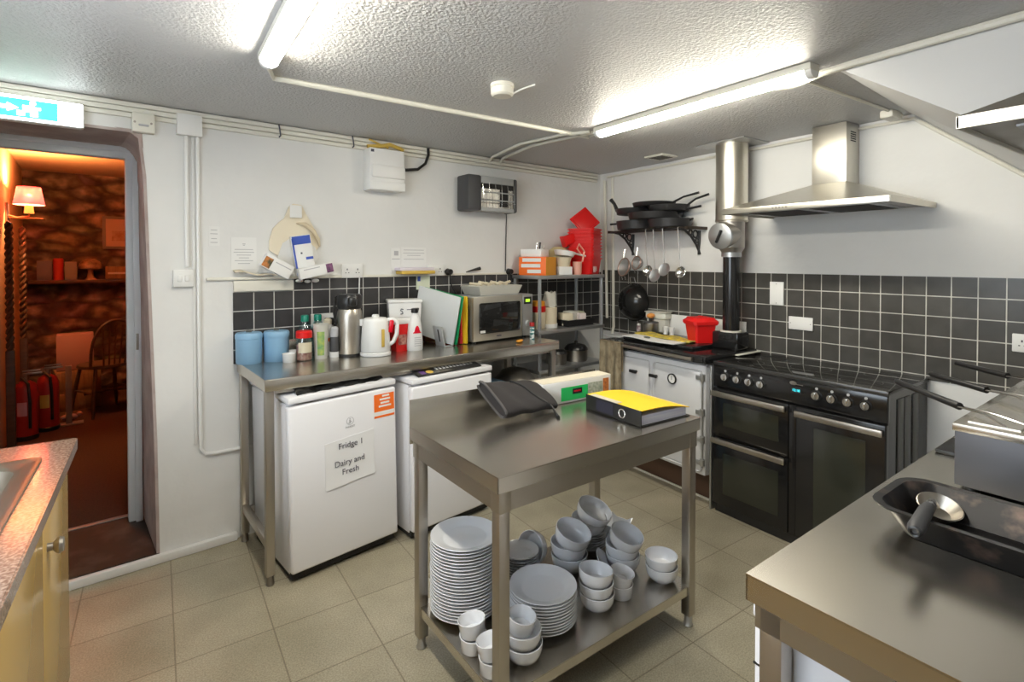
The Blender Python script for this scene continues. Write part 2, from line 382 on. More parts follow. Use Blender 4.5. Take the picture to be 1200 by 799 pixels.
# doorway: plaster reveal, frame, step
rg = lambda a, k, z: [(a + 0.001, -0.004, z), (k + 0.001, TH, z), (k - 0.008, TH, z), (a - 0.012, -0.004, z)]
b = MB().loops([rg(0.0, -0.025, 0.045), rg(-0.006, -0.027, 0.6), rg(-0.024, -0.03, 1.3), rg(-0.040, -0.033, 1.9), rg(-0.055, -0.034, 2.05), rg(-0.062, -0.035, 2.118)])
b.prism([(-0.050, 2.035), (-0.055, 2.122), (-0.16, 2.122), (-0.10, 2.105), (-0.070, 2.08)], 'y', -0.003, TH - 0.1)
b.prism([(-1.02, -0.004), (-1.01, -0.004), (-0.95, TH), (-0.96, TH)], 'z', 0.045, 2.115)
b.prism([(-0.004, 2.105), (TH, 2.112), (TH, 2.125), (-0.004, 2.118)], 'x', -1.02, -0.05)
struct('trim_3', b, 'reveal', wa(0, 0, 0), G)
b = MB().box(-0.100, -0.062, 0.46, 0.53, 0.045, 2.115, 0.006).box(-0.95, -0.89, 0.46, 0.53, 0.045, 2.115, 0.006).box(-0.89, -0.095, 0.46, 0.53, 2.05, 2.112, 0.006)
b.box(-0.068, -0.036, 0.440, 0.455, 0.045, 2.112, 0.004).box(-0.95, -0.06, 0.440, 0.455, 2.085, 2.112, 0.004)
fr = struct('door_1', b, 'frame', wa(0, 0, 0), G)
MB().box(-0.060, -0.048, 0.437, 0.441, 1.00, 1.09, 0.001).build('strike_plate', 'pewter', fr)
struct('trim_4', MB().prism([(-1.02, 0.0), (0.0, 0.0), (-0.025, TH), (-0.96, TH)], 'z', 0.0, 0.045), 'sill', wa(0, 0, 0), G)
struct('trim_5', MB().box(-0.96, -0.03, 0.545, 0.575, 0.045, 0.052, 0.002), 'zinc', wa(0, 0, 0), G)
struct('baseboard_rear', MB().box(-1.3, 0.345, -0.03, 0.0, 0.0, 0.042, 0.006), 'white', wa(0, 0, 0), G)

# room beyond
struct('dining_floor', MB().box(-1.6, 2.2, TH, 4.4, -0.02, 0.045), 'carpet', wa(0, 0, 0), G)
struct('dining_ceiling', MB().box(-1.6, 2.2, TH, 4.4, 2.42, 2.5), 'plaster_o', wa(0, 0, 0), G)
struct('dining_wall_far', MB().box(-1.6, 2.2, 4.2, 4.5, 0.0, 2.46), 'stone', wa(0, 0, 0), G)
struct('dining_wall_left', MB().box(-0.95, -0.77, TH + 0.01, 4.22, 0.0, 2.46), 'plaster_o', wa(0, 0, 0), G)
struct('dining_wall_right', MB().box(2.1, 2.2, TH + 0.01, 4.22, 0.0, 2.46), 'plaster_o', wa(0, 0, 0), G)
struct('dining_wall_near', MB().box(-0.95, 2.2, TH, TH + 0.03, 2.13, 2.46).box(-0.035, 2.2, TH, TH + 0.03, 0.0, 2.2), 'plaster_o', wa(0, 0, 0), G)

# ================================================================== LIGHT FITTINGS
def batten(label, loc, L, rz):
    t = thing('fluorescent_light', label, 'ceiling light', loc, rz)
    MB().box(-0.036, 0.036, 0, L, -0.028, 0.0, 0.004).build('housing', 'paint', t)
    n = 12; prof = [(0.031 * math.cos(math.pi * i / n), -0.028 - 0.028 * math.sin(math.pi * i / n)) for i in range(n + 1)]
    MB().prism(prof, 'y', 0.025, L - 0.025).build('diffuser', 'tube', t)
    for y in (0.0, L - 0.025):
        MB().prism([(x * 1.05, z * 1.0) for x, z in prof], 'y', y, y + 0.025).build('end_cap', 'white', t)
    return t
batten('lit fluorescent batten on ceiling nearer the doorway, cut by top of picture', (0.345, 0.62, CEIL), 1.49, 0)
batten('lit fluorescent batten on ceiling in front of the extractor hoods', (2.095, 1.02, CEIL), 1.2, 0)

# ================================================================== REAR-WALL SERVICES
for i, (z, v, nm) in enumerate(((2.235, 0.02, 'uppermost'), (2.210, 0.02, 'middle'), (2.185, 0.016, 'lowest'))):
    solo('conduit_pipe', MB().box(-1.0, 3.2, -v - 0.004, -0.001, z - 0.0115, z + 0.0115, 0.005), 'paint', f'cream pipe along top of rear wall, {nm} of the three', 'pipe', wa(0, 0, 0), G)
solo('vertical_conduit', MB().tube([(0.175, -0.016, 2.15), (0.175, -0.016, 1.2), (0.178, -0.016, 0.53), (0.20, -0.016, 0.497), (0.25, -0.016, 0.488), (0.60, -0.016, 0.488)], 0.009), 'white', 'white conduit running down wall and bending under the long steel table', 'pipe', wa(0, 0, 0), G)
solo('vertical_conduit', MB().tube([(0.126, -0.012, 2.15), (0.126, -0.012, 1.46)], 0.010), 'white', 'short white conduit dropping from junction box to wall switch', 'pipe', wa(0, 0, 0), G)
solo('panel_edge_strip', MB().box(0.150, 0.165, -0.009, -0.001, 0.55, 2.15, 0.002), 'wall', 'painted vertical cover strip beside the long white conduit', 'trim strip', wa(0, 0, 0), G)
t = thing('junction_box', 'white square junction box under the ceiling pipes right of doorway', 'electrical box', wa(0.14, 0, 2.155), G)
MB().box(-0.055, 0.055, -0.04, -0.001, -0.035, 0.07, 0.004).build('body', 'white', t)
t = thing('isolator_box', 'cream isolator box on wall above doorway corner', 'electrical box', wa(-0.05, 0, 2.155), G)
MB().box(-0.045, 0.045, -0.045, -0.001, -0.05, 0.042, 0.006).build('body', 'paint', t)
for x in (-0.035, 0.03): MB().cyl((x, -0.045, -0.005), (x, -0.049, -0.005), 0.005, seg=10).build('screw', 'pewter', t)
MB().box(-0.02, 0.02, -0.05, -0.045, -0.022, -0.012, 0.002).build('lever', 'inkl', t)
t = thing('light_switch', 'white double light switch on rear wall beside doorway', 'switch', wa(0.108, 0, 1.403), G)
MB().box(-0.043, 0.043, -0.03, -0.001, -0.043, 0.043, 0.004).build('plate', 'white', t)
for x in (-0.016, 0.016): MB().box(x - 0.01, x + 0.01, -0.036, -0.03, -0.016, 0.016, 0.002).build('rocker', 'white', t)
# exit sign
t = thing('exit_sign', 'glowing green and white emergency exit sign above doorway', 'exit sign', wa(-0.56, 0, 2.085), G)
MB().box(-0.29, 0.29, -0.055, -0.001, 0.0, 0.11, 0.012).build('housing', 'white', t)
MB().box(-0.286, 0.286, -0.062, -0.052, 0.004, 0.106, 0.005).build('lit_panel', 'exit_w', t)
MB().box(-0.25, 0.20, -0.064, -0.0625, 0.014, 0.092).build('green_field', 'exit_g', t)
b = MB()
for x in (-0.13, 0.10):
    b.sph((x + 0.02, -0.065, 0.078), 0.010, (1, 0.2, 1)).box(x - 0.012, x + 0.02, -0.0665, -0.0642, 0.040, 0.066).box(x - 0.03, x - 0.006, -0.0665, -0.0642, 0.022, 0.042).box(x + 0.012, x + 0.036, -0.0665, -0.0642, 0.022, 0.046).box(x + 0.018, x + 0.045, -0.0665, -0.0642, 0.052, 0.062)
b.box(-0.06, 0.04, -0.0665, -0.0642, 0.045, 0.060); b.prism([(0.04, 0.035), (0.075, 0.0525), (0.04, 0.07)], 'y', -0.0665, -0.0642)
b.build('pictogram', 'exit_w', t)
# ledge and rail
solo('wall_rail', MB().box(0.21, 2.25, -0.02, -0.001, 1.388, 1.404, 0.004), 'paint', 'white painted rail along rear wall above the dark tiles', 'rail', wa(0, 0, 0), G)
solo('wall_plank', MB().box(0.335, 0.638, -0.026, -0.009, 1.326, 1.384, 0.003), 'paint', 'short white plank fixed above tiles at left end of table', 'plank', wa(0, 0, 0), G)
b = MB().grid(lambda u, v: (0.335 + 0.21 * u, -0.004 - 0.05 * v, 1.408 + 0.030 * (1 - u) * (1 - v * 0.2) + 0.006 * math.sin(9 * u) + 0.004), 12, 4).solid(0.006)
solo('torn_card', b, 'kraft', 'crumpled buff card lying along the rail under the pinned notice', 'card', wa(0, 0, 0), G)
# box with flexible conduit
t = thing('fuse_box', 'white consumer unit high on rear wall with black flexible conduit', 'fuse box', wa(1.18, 0, 1.925), G)
MB().box(-0.115, 0.115, -0.10, -0.001, 0.0, 0.255, 0.006).build('case', 'white', t)
MB().box(-0.105, 0.118, -0.112, -0.09, 0.075, 0.155, 0.01).build('flap', 'white', t)
MB().box(-0.118, 0.12, -0.106, -0.09, 0.0, 0.055, 0.005).build('lower_cover', 'white', t)
MB().box(-0.108, -0.088, -0.1015, -0.0995, 0.228, 0.244).build('label', 'ink', t)
pts = [(0.11, -0.05, 0.155), (0.15, -0.05, 0.150), (0.24, -0.045, 0.165), (0.30, -0.04, 0.21), (0.325, -0.035, 0.27), (0.327, -0.03, 0.315)]
MB().tube(pts, [0.020, 0.010, 0.0095, 0.0095, 0.0095, 0.0095]).build('flexible_conduit', 'black', t)
solo('cable_tangle', MB().tube([(-0.12, -0.05, 0.0), (-0.03, -0.06, 0.012), (0.03, -0.05, 0.03), (0.10, -0.055, 0.012), (0.12, -0.05, 0.005)], 0.012).tube([(-0.1, -0.03, 0.05), (-0.03, -0.05, 0.02), (0.02, -0.05, 0.008)], 0.006), 'yel_d', 'yellowish cable offcuts lying on top of the fuse box', 'cable', wa(1.19, 0, 2.192), G)
for u, nm in ((0.565, 'leftmost above the bare wall'), (0.985, 'left of the fuse box')):
    solo('cable_hook', MB().tube([(0, -0.03, 0.03), (0.004, -0.034, 0.0), (0.008, -0.034, -0.03), (0.0, -0.03, -0.04)], 0.004), 'ink', f'small dark cable hook on ceiling pipes, {nm}', 'hook', wa(u, 0, 2.215), G)
# heater
t = thing('wall_heater', 'grey wall heater with wire guard high on rear wall', 'heater', wa(1.965, 0, 1.845), G)
MB().prism([(-0.13, 0.0), (-0.001, 0.0), (-0.001, 0.235), (-0.10, 0.235)], 'x', -0.19, 0.20).build('back_case', 'grey', t)
for x0, x1 in ((-0.215, -0.10), (0.195, 0.222)): MB().box(x0, x1, -0.145, -0.001, -0.006, 0.241, 0.014).build('end_cap', 'greyd', t)
MB().box(-0.10, 0.195, -0.135, -0.12, 0.19, 0.24, 0.006).build('top_fascia', 'grey', t)
MB().box(-0.10, 0.195, -0.140, -0.12, -0.006, 0.022, 0.006).build('bottom_fascia', 'grey', t)
MB().box(-0.10, 0.195, -0.128, -0.124, 0.022, 0.19).build('reflector', 'glow', t)
MB().box(-0.10, 0.195, -0.130, -0.1275, 0.155, 0.19).box(0.07, 0.15, -0.130, -0.1275, 0.03, 0.16).build('dark_slots', 'gap', t)
for z in (0.075, 0.13): MB().cyl((-0.10, -0.134, z), (0.195, -0.134, z), 0.005, seg=10).build('heating_bar', 'grey', t)
b = MB()
for i in range(6): x = -0.09 + i * 0.055; b.tube([(x, -0.142, 0.018), (x, -0.15, 0.09), (x, -0.142, 0.195)], 0.0022, 6)
b.tube([(-0.1, -0.15, 0.055), (0.195, -0.15, 0.055)], 0.0022, 6)
b.build('wire_guard', 'chrome', t)
MB().tube([(0.215, -0.02, 0.10), (0.222, -0.012, -0.05), (0.218, -0.010, -0.25), (0.212, -0.012, -0.43)], 0.0035, 6).build('power_cable', 'black', t)
# papers on the rear wall
def paper_lines(parent, x0, x1, rows, y, m='inkl', h=0.0035):
    b = MB()
    for z, f in rows:
        L = (x1 - x0) * f; c = (x0 + x1) / 2; b.box(c - L / 2, c + L / 2, y - 0.0006, y, z, z + h)
    b.build('printed_lines', m, parent)
t = thing('notice', 'white printed notice stuck on wall above the crumpled card', 'notice', wa(0.39, 0, 1.445), G)
MB().box(-0.062, 0.062, -0.003, -0.001, 0.0, 0.172).build('sheet', 'paper', t)
paper_lines(t, -0.05, 0.05, [(0.135, 0.15), (0.128, 0.1), (0.105, 0.9), (0.09, 1.0), (0.075, 0.7), (0.06, 0.5), (0.045, 0.9), (0.03, 0.6)], -0.003)
t = thing('notice', 'faint small notice on wall beside the pale conduit', 'notice', wa(0.245, 0, 1.57), G)
MB().box(-0.02, 0.03, -0.0025, -0.001, 0.0, 0.10).build('sheet', 'paper', t)
paper_lines(t, -0.015, 0.022, [(0.08, 0.8), (0.06, 0.9), (0.035, 0.7), (0.015, 0.9)], -0.0025)
t = thing('notice', 'white printed notice above yellow tray behind the chopping boards', 'notice', wa(1.375, 0, 1.43), G)
MB().box(-0.125, -0.06, -0.003, -0.001, 0.0, 0.145).build('left_sheet', 'paper', t)
MB().box(-0.055, 0.13, -0.003, -0.001, 0.02, 0.15).build('right_sheet', 'paper', t)
paper_lines(t, -0.045, 0.12, [(0.13, 0.9), (0.11, 0.95), (0.095, 0.6), (0.07, 0.9)], -0.003)
MB().box(-0.105, -0.075, -0.0036, -0.003, 0.095, 0.125).box(-0.12, -0.065, -0.0036, -0.003, 0.07, 0.075).build('logo', 'inkl', t)
t = thing('paper_tray', 'yellow and lilac tray of cards resting on the wall rail', 'tray', wa(1.40, 0, 1.405), G)
MB().box(-0.12, 0.125, -0.09, -0.004, 0.0, 0.022, 0.004).build('tray', 'yel_d', t)
MB().box(-0.13, 0.12, -0.085, -0.006, 0.022, 0.042, 0.003).build('cards', mat('lilac_card', (0.72, 0.66, 0.74), 0.6), t)
t = thing('hanging_card', 'pale green card hanging on tiles above the chopping boards', 'card', wa(1.475, 0, 1.30), G)
MB().box(-0.05, 0.05, -0.016, -0.010, 0.0, 0.10).build('card', mat('pale_green_card', (0.70, 0.75, 0.60), 0.6), t)
MB().box(-0.043, -0.022, -0.0168, -0.016, 0.055, 0.088).build('print', 'blued', t)
# bags and glove boxes on the rail
t = thing('paper_bag', 'torn buff paper bag pinned on wall behind blue carton', 'bag', wa(0.655, 0, 1.57), G)
out = [(-0.14, -0.02), (-0.14, 0.03), (-0.12, 0.10), (-0.09, 0.135), (-0.06, 0.16), (-0.035, 0.225), (-0.01, 0.245), (0.035, 0.24), (0.06, 0.19), (0.10, 0.12), (0.135, 0.04), (0.14, 0.01), (0.10, -0.04), (-0.08, -0.06)]
MB().prism(out, 'y', -0.012, -0.003).build('bag', 'kraft', t)
MB().prism([(-0.10, -0.065), (-0.07, 0.02), (-0.02, 0.055), (0.04, 0.05), (0.11, 0.0), (0.13, -0.06), (0.08, -0.12), (-0.06, -0.12)], 'y', -0.016, -0.0115).build('white_lining', 'paper', t)
MB().tube([(0.005, -0.018, 0.135), (0.05, -0.024, 0.130), (0.095, -0.024, 0.095), (0.125, -0.02, 0.045), (0.135, -0.016, 0.005)], [0.004, 0.012, 0.014, 0.011, 0.005], 10).build('curled_flap', mat('tan_paper', (0.66, 0.56, 0.40), 0.7), t)
MB().box(-0.035, 0.03, -0.034, -0.03, 0.165, 0.235, 0.001).build('white_label', 'paper', t)
def carton(name, label, loc, ry, sx, sy_, sz_, front, prints):
    t = thing(name, label, 'box', loc, G, None, (0, ry, G))
    MB().box(-sx / 2, sx / 2, -sy_, 0, 0, sz_, 0.001).build('carton', front, t)
    for nm, m, x0, x1, z0, z1 in prints: MB().box(x0, x1, -sy_ - 0.0008, -sy_ + 0.0005, z0, z1).build(nm, m, t)
    return t
carton('glove_box', 'white and blue carton standing upright against the torn buff bag', wa(0.70, 0.035, 1.412), R(-9), 0.105, 0.035, 0.225, 'paper', [('blue_print', 'blued', -0.05, 0.05, 0.175, 0.222), ('blue_print', 'blued', 0.01, 0.05, 0.085, 0.10), ('edge_print', 'blued', -0.0525, -0.043, 0.0, 0.21), ('small_print', 'ink', -0.015, -0.005, 0.12, 0.13)])
carton('glove_box', 'white carton with orange picture tilted at left of blue carton', wa(0.515, 0.07, 1.428), R(29), 0.16, 0.045, 0.075, 'paper', [('picture', mat('fruit_print', (0.55, 0.20, 0.05), 0.6, noise=(40, (0.05, 0.06, 0.03))), -0.078, -0.035, 0.004, 0.06), ('grey_print', 'inkl', -0.02, 0.07, 0.05, 0.055)])
carton('glove_box', 'white carton with purple picture lying right of blue carton', wa(0.745, 0.075, 1.406), R(-12), 0.19, 0.045, 0.06, 'paper', [('picture', mat('purple_print', (0.32, 0.12, 0.24), 0.6, noise=(40, (0.06, 0.03, 0.08))), 0.055, 0.093, 0.005, 0.055), ('grey_print', 'inkl', -0.07, 0.02, 0.045, 0.05)])
solo('crumpled_tissue', MB().sph((0, 0, 0), 0.014, (1.5, 1, 0.7)).sph((0.045, 0, -0.004), 0.013, (1.4, 1, 0.7)).sph((0.09, 0.0, 0.0), 0.014, (1.5, 1, 0.8)), 'paper', 'crumpled white wrapper scraps hanging under rail by the cartons', 'wrapper', wa(0.67, 0.030, 1.377), G)
# sockets on rear wall
def socket(name, label, loc, rz, w_, h_, gang=2):
    t = thing(name, label, 'socket', loc, rz)
    MB().box(-w_ / 2, w_ / 2, -0.022, -0.009, -h_ / 2, h_ / 2, 0.003).box(-w_ / 2 + 0.004, w_ / 2 - 0.004, -0.011, 0.0, -h_ / 2 + 0.004, h_ / 2 - 0.004).build('plate', 'white', t)
    for k in range(gang):
        x = (k - (gang - 1) / 2) * w_ / gang
        MB().box(x - 0.003, x + 0.003, -0.0228, -0.0215, 0.004, 0.014).box(x - 0.012, x - 0.006, -0.0228, -0.0215, -0.014, -0.009).box(x + 0.006, x + 0.012, -0.0228, -0.0215, -0.014, -0.009).build('pin_holes', 'ink', t)
    return t
socket('wall_socket', 'white double socket on rear wall above thermos flask', wa(0.985, 0.0, 1.43), G, 0.13, 0.085)
socket('wall_socket', 'white double socket on rear wall right of the lilac tray', wa(1.57, 0.0, 1.428), G, 0.13, 0.075)
socket('wall_socket', 'white socket on dark tiles behind the water bottles', wa(0.80, 0.008, 1.14), G, 0.13, 0.085)
solo('white_flex', MB().tube([(1.03, -0.02, 1.39), (1.028, -0.018, 1.30), (1.022, -0.016, 1.20), (1.03, -0.03, 1.10)], 0.004, 6), 'white', 'white flex hanging from socket down tiles behind thermos', 'cable', wa(0, 0, 0), G)
def plug(label, loc, tail):
    t = thing('mains_plug', label, 'plug', loc, G)
    MB().cyl((0, -0.02, 0), (0, -0.058, 0), 0.024, 0.019, 16).build('body', 'black', t)
    MB().tube(tail, 0.0045, 6).build('cable', 'black', t)
plug('black plug in socket above the chopping boards', wa(1.665, 0.0, 1.415), [(0, -0.05, -0.02), (0.0, -0.05, -0.07), (0.03, -0.04, -0.12), (0.10, -0.03, -0.20)])
plug('black plug in socket at left of shelving unit', wa(2.20, 0.0, 1.41), [(0, -0.05, -0.02), (0.0, -0.05, -0.09), (0.01, -0.03, -0.20)])
solo('mains_plug', MB().tube([(-0.09, -0.03, -0.008), (-0.03, -0.03, 0.006), (0.03, -0.03, 0.016)], [0.003, 0.007, 0.013]), 'black', 'black plug lying on the rail above microwave', 'plug', wa(1.90, 0.0, 1.42), G)

# ================================================================== CEILING SERVICES
solo('ceiling_conduit', MB().tube([(0.34, 2.14, CEIL - 0.012), (0.40, 2.33, CEIL - 0.012), (1.2, 2.345, CEIL - 0.012), (2.16, 2.37, CEIL - 0.012), (2.12, 2.25, CEIL - 0.012)], 0.012), 'paint', 'cream conduit across ceiling joining the two fluorescent battens', 'pipe')
for k, (a, nm) in enumerate(((0.0, 'left'), (0.09, 'right'))):
    solo('ceiling_conduit', MB().tube([(2.08 + a * 0.3, 2.27, CEIL - 0.011), (1.99 + a, 2.42, CEIL - 0.011), (1.93 + a, 2.75, CEIL - 0.011), (2.00 + a, 3.20, CEIL - 0.012), (2.02 + a, 3.27, CEIL - 0.03)], 0.010), 'paint', f'{nm} of two cream conduits curving from fluorescent batten to rear wall', 'pipe')
solo('ceiling_conduit', MB().tube([(2.10, 1.24, CEIL - 0.04), (2.13, 1.12, CEIL - 0.05), (2.175, 1.03, CEIL - 0.018), (2.178, 0.90, CEIL - 0.014), (2.182, -0.1, CEIL - 0.014)], 0.014), 'paint', 'thick cream conduit along ceiling edge above grey stair bulkhead', 'pipe')
solo('ceiling_conduit', MB().tube([(2.15, 1.13, CEIL - 0.008), (3.05, 1.12, CEIL - 0.008), (3.14, 1.10, CEIL - 0.02)], 0.007), 'paint', 'thin cream conduit on ceiling between batten and right wall', 'pipe')
solo('wall_conduit', MB().tube([(DB - 0.012, 3.3, 2.215), (DB - 0.012, 1.9, 2.22), (DB - 0.012, 1.08, 2.225), (DB - 0.012, 0.3, 2.225 - 0.83 * 0.78)], 0.010), 'paint', 'cream conduit along top of right wall and down the stair slope', 'pipe')
solo('wall_conduit', MB().tube([(DB - 0.05, 3.30, 2.18), (DB - 0.045, 3.27, 1.0)], 0.012), 'paint', 'left of two cream pipes running down the room corner', 'pipe')
solo('wall_conduit', MB().tube([(DB - 0.016, 3.24, 2.2), (DB - 0.016, 3.22, 0.93), (DB - 0.06, 3.2, 0.85)], 0.012), 'paint', 'right of two cream pipes running down the room corner', 'pipe')
solo('junction_box', MB().box(-0.05, 0.07, -0.03, 0.03, -0.04, 0.0, 0.008), 'paint', 'cream junction box where conduits meet above cooker hood', 'electrical box', (3.08, 1.13, CEIL - 0.001))
t = thing('smoke_detector', 'round cream smoke detector on the stippled ceiling', 'smoke detector', (1.235, 1.90, CEIL), 0)
MB().lathe([(0, 0), (0.05, 0), (0.052, -0.014), (0.047, -0.018)], 28).build('base', 'paint', t)
MB().lathe([(0.047, -0.016), (0.050, -0.02), (0.048, -0.045), (0.040, -0.052), (0, -0.054)], 28).build('cover', 'paint', t)
MB().tube([(0.03, -0.02, -0.045), (0.07, -0.05, -0.02), (0.11, -0.09, -0.005)], 0.004, 6).build('wire', 'white', t)
t = thing('ceiling_vent', 'small cream vent in ceiling left of steel flue', 'vent', (3.03, 2.55, CEIL), 0)
MB().box(-0.085, 0.085, -0.085, 0.085, -0.012, 0.0, 0.004).build('frame', 'paint', t)
b = MB()
for i in range(5): b.box(-0.06 + i * 0.026, -0.046 + i * 0.026, -0.06, 0.06, -0.0135, -0.011)
b.build('slot', 'gap', t)

# ================================================================== LONG PREP TABLE (rear wall)
TZ = 0.953
t = thing('prep_table', 'long stainless steel prep table with upstand along the rear wall', 'table', wa(0, 0, 0), G)
b = MB().box(0.35, 2.19, -0.578, -0.022, TZ - 0.004, TZ).box(0.35, 2.19, -0.580, -0.574, TZ - 0.055, TZ - 0.002, 0.002)
b.cyl((0.35, -0.574, TZ - 0.006), (2.19, -0.574, TZ - 0.006), 0.006, seg=12)
b.box(0.35, 0.354, -0.578, -0.01, TZ - 0.055, TZ - 0.001).box(2.186, 2.19, -0.578, -0.01, TZ - 0.055, TZ - 0.001)
b.box(0.35, 2.19, -0.026, -0.010, TZ - 0.05, TZ + 0.095, 0.002)
b.build('worktop', 'steel_top', t)
MB().box(0.40, 2.15, -0.55, -0.54, TZ - 0.075, TZ - 0.03).box(0.40, 2.15, -0.09, -0.08, TZ - 0.075, TZ - 0.03).build('apron', 'steel', t)
for u, v in ((0.355, 0.565), (0.355, 0.075), (2.135, 0.565), (2.135, 0.085)):
    l = MB().box(u, u + 0.038, -v, -v + 0.038, 0.045, TZ - 0.05, 0.003).build('leg', 'steel', t)
    MB().lathe([(0, 0), (0.017, 0), (0.019, 0.004), (0.016, 0.012), (0.014, 0.05), (0, 0.05)], 16).build('foot', 'steel_dark', l).location = (u + 0.019, -v + 0.019, 0)
MB().box(0.36, 0.39, -0.53, -0.07, 0.16, 0.20, 0.003).build('side_rail', 'steel', t)
MB().box(0.40, 2.13, -0.07, -0.045, 0.14, 0.18, 0.003).build('back_rail', 'steel', t)

# fridges
def fridge(label, u, v, tilt, rot):
    t = thing('undercounter_fridge', label, 'fridge', wa(u, v, 0.0), 0, None, (0, tilt, G + rot))
    MB().box(0.006, 0.544, 0.05, 0.55, 0.03, 0.83, 0.008).build('cabinet', 'fridge', t)
    MB().box(0.0, 0.55, -0.005, 0.55, 0.836, 0.866, 0.008).build('top_panel', 'fridge', t)
    MB().box(0.0, 0.55, 0.0, 0.045, 0.05, 0.825, 0.012, 3).build('door', 'fridge', t)
    MB().box(0.015, 0.535, 0.044, 0.052, 0.05, 0.82).build('door_seal', 'grey', t)
    MB().box(0.01, 0.54, 0.03, 0.54, 0.012, 0.045).build('plinth', 'gap', t)
    return t
f1 = fridge('white undercounter fridge with paper notice under left end of long table', 0.447, 0.632, R(-1.0), R(3.6))
em = MB().lathe([(0.017, 0), (0.019, 0), (0.019, 0.001), (0.017, 0.001)], 28).box(-0.004, 0.0025, -0.010, 0.006, 0, 0.001).box(-0.0035, 0.002, 0.008, 0.013, 0, 0.001).box(-0.01, 0.0, -0.012, -0.009, 0, 0.001).box(0.002, 0.008, -0.006, -0.002, 0, 0.001).build('emblem', 'inkl', f1)
em.location = (0.295, -0.0005, 0.700); em.rotation_euler = FRONT
text('brand_lettering', 'INDESIT', 0.014, 'inkl', f1, (0.295, -0.001, 0.672), FRONT)
b = MB().grid(lambda u, v: (0.165 + 0.255 * u, -0.003 - 0.012 * max(0, 0.25 - v) * (0.4 + math.sin(5 * u) ** 2), 0.40 + 0.225 * v + 0.02 * u - 0.01), 10, 8).solid(0.0015)
pp = b.build('paper_notice', 'sleeve', f1); pp['label'] = 'creased white paper notice in a plastic sleeve'
for s_, x, z, sz_ in (('Fridge 1', 0.295, 0.588, 0.040), ('Dairy and', 0.287, 0.505, 0.040), ('Fresh', 0.290, 0.460, 0.040)): 
    tx = text('lettering', s_, sz_, 'ink', pp, (x, -0.0065, z), (R(90), R(-1), 0))
MB().box(0.425, 0.538, -0.0015, 0.0005, 0.712, 0.80).build('orange_sticker', 'orange', f1)
MB().box(0.425, 0.538, -0.0015, 0.0005, 0.680, 0.691).build('orange_stripe', 'orange', f1)
MB().box(0.425, 0.538, -0.001, 0.0005, 0.691, 0.712).build('white_band', 'paper', f1)
b = MB()
for z, x0, x1 in ((0.785, 0.47, 0.51), (0.768, 0.455, 0.515), (0.750, 0.46, 0.51), (0.733, 0.45, 0.52)): b.box(x0, x1, -0.0022, -0.0014, z, z + 0.009)
b.box(0.45, 0.51, -0.0018, -0.0008, 0.699, 0.703); b.build('sticker_print', 'paper', f1)
f2 = fridge('white undercounter fridge behind the steel island beside the noticed fridge', 1.055, 0.647, R(-0.4), R(3.2))
def fmat(f): return f.location
def on_fridge(f, p): return Matrix.LocRotScale(f.location, f.rotation_euler, None) @ Vector(p)
t = thing('flat_packet', 'glossy black flat packet lying on top of the noticed fridge', 'packet', on_fridge(f1, (0.03, 0.015, 0.867)), 0, None, f1.rotation_euler.copy())
MB().grid(lambda u, v: (0.02 + 0.44 * u, 0.008 + 0.28 * v, 0.020 + 0.010 * math.sin(17 * u + 3 * v) * math.sin(11 * v + 5 * u) - 0.018 * max(0, 1 - v * 8)), 30, 16).solid(0.004).build('film', mat('black_film', (0.012, 0.012, 0.012), 0.2), t)
t = thing('flat_carton', 'black printed flat carton lying on top of the second fridge', 'carton', on_fridge(f2, (0.05, 0.015, 0.867)), 0, None, f2.rotation_euler.copy())
sl = MB().at((0, 0, 0.001), (R(14), 0, 0)).box(0.0, 0.43, 0.0, 0.11, 0.0, 0.006, 0.001).build('sleeve', 'black', t)
MB().at((0, 0, 0.001), (R(14), 0, 0)).box(0.03, 0.06, 0.012, 0.05, 0.0055, 0.0070).build('purple_print', mat('violet_print', (0.12, 0.05, 0.22), 0.5), sl)
MB().at((0, 0, 0.001), (R(14), 0, 0)).sph((0.09, 0.032, 0.006), 0.022, (1, 0.9, 0.05)).build('yellow_print', 'yel_d', sl)
b = MB().at((0, 0, 0.001), (R(14), 0, 0))
for i in range(11): b.box(0.14 + i * 0.024, 0.14 + i * 0.024 + 0.013, 0.04, 0.075, 0.0055, 0.0070)
b.build('white_print', 'paper', sl)
# ------------------------------------------------------------------ things on the long table
def canister(label, u, v):
    t = thing('canister', label, 'canister', wa(u, v, TZ), G + random.uniform(-.3, .3))
    MB().lathe([(0, 0), (0.060, 0), (0.063, 0.004), (0.064, 0.128), (0.060, 0.132), (0, 0.132)]).build('body', 'blue', t)
    l = MB().lathe([(0.0655, 0.130), (0.066, 0.136), (0.066, 0.150), (0.060, 0.160), (0, 0.163)]).build('lid', 'blue', t)
    MB().lathe([(0, 0.160), (0.014, 0.162), (0.017, 0.170), (0.010, 0.174), (0, 0.175)], 18).build('knob', 'pewter', l)
canister('pale blue storage canister nearest the left end of the long table', 0.392, 0.09)
canister('pale blue storage canister between the other one and the white ramekins', 0.525, 0.105)
def ramekin_mesh(r, h):
    return MB().lathe([(0, 0), (r * 0.86, 0), (r * 0.92, 0.003), (r, h * 0.9), (r * 1.03, h), (r * 0.98, h + 0.001), (r * 0.90, h * 0.92), (r * 0.84, 0.008), (0, 0.007)], 28)
for (u, v, nm) in ((0.562, 0.20, 'front'), (0.612, 0.115, 'rear')):
    solo('ramekin', ramekin_mesh(0.033, 0.045), 'white', f'small white ramekin beside blue canister on table, {nm} one of two', 'ramekin', wa(u, v, TZ), 0)
t = thing('spice_jar', 'glass jar with red lid and white label on the long table', 'jar', wa(0.641, 0.20, TZ), G)
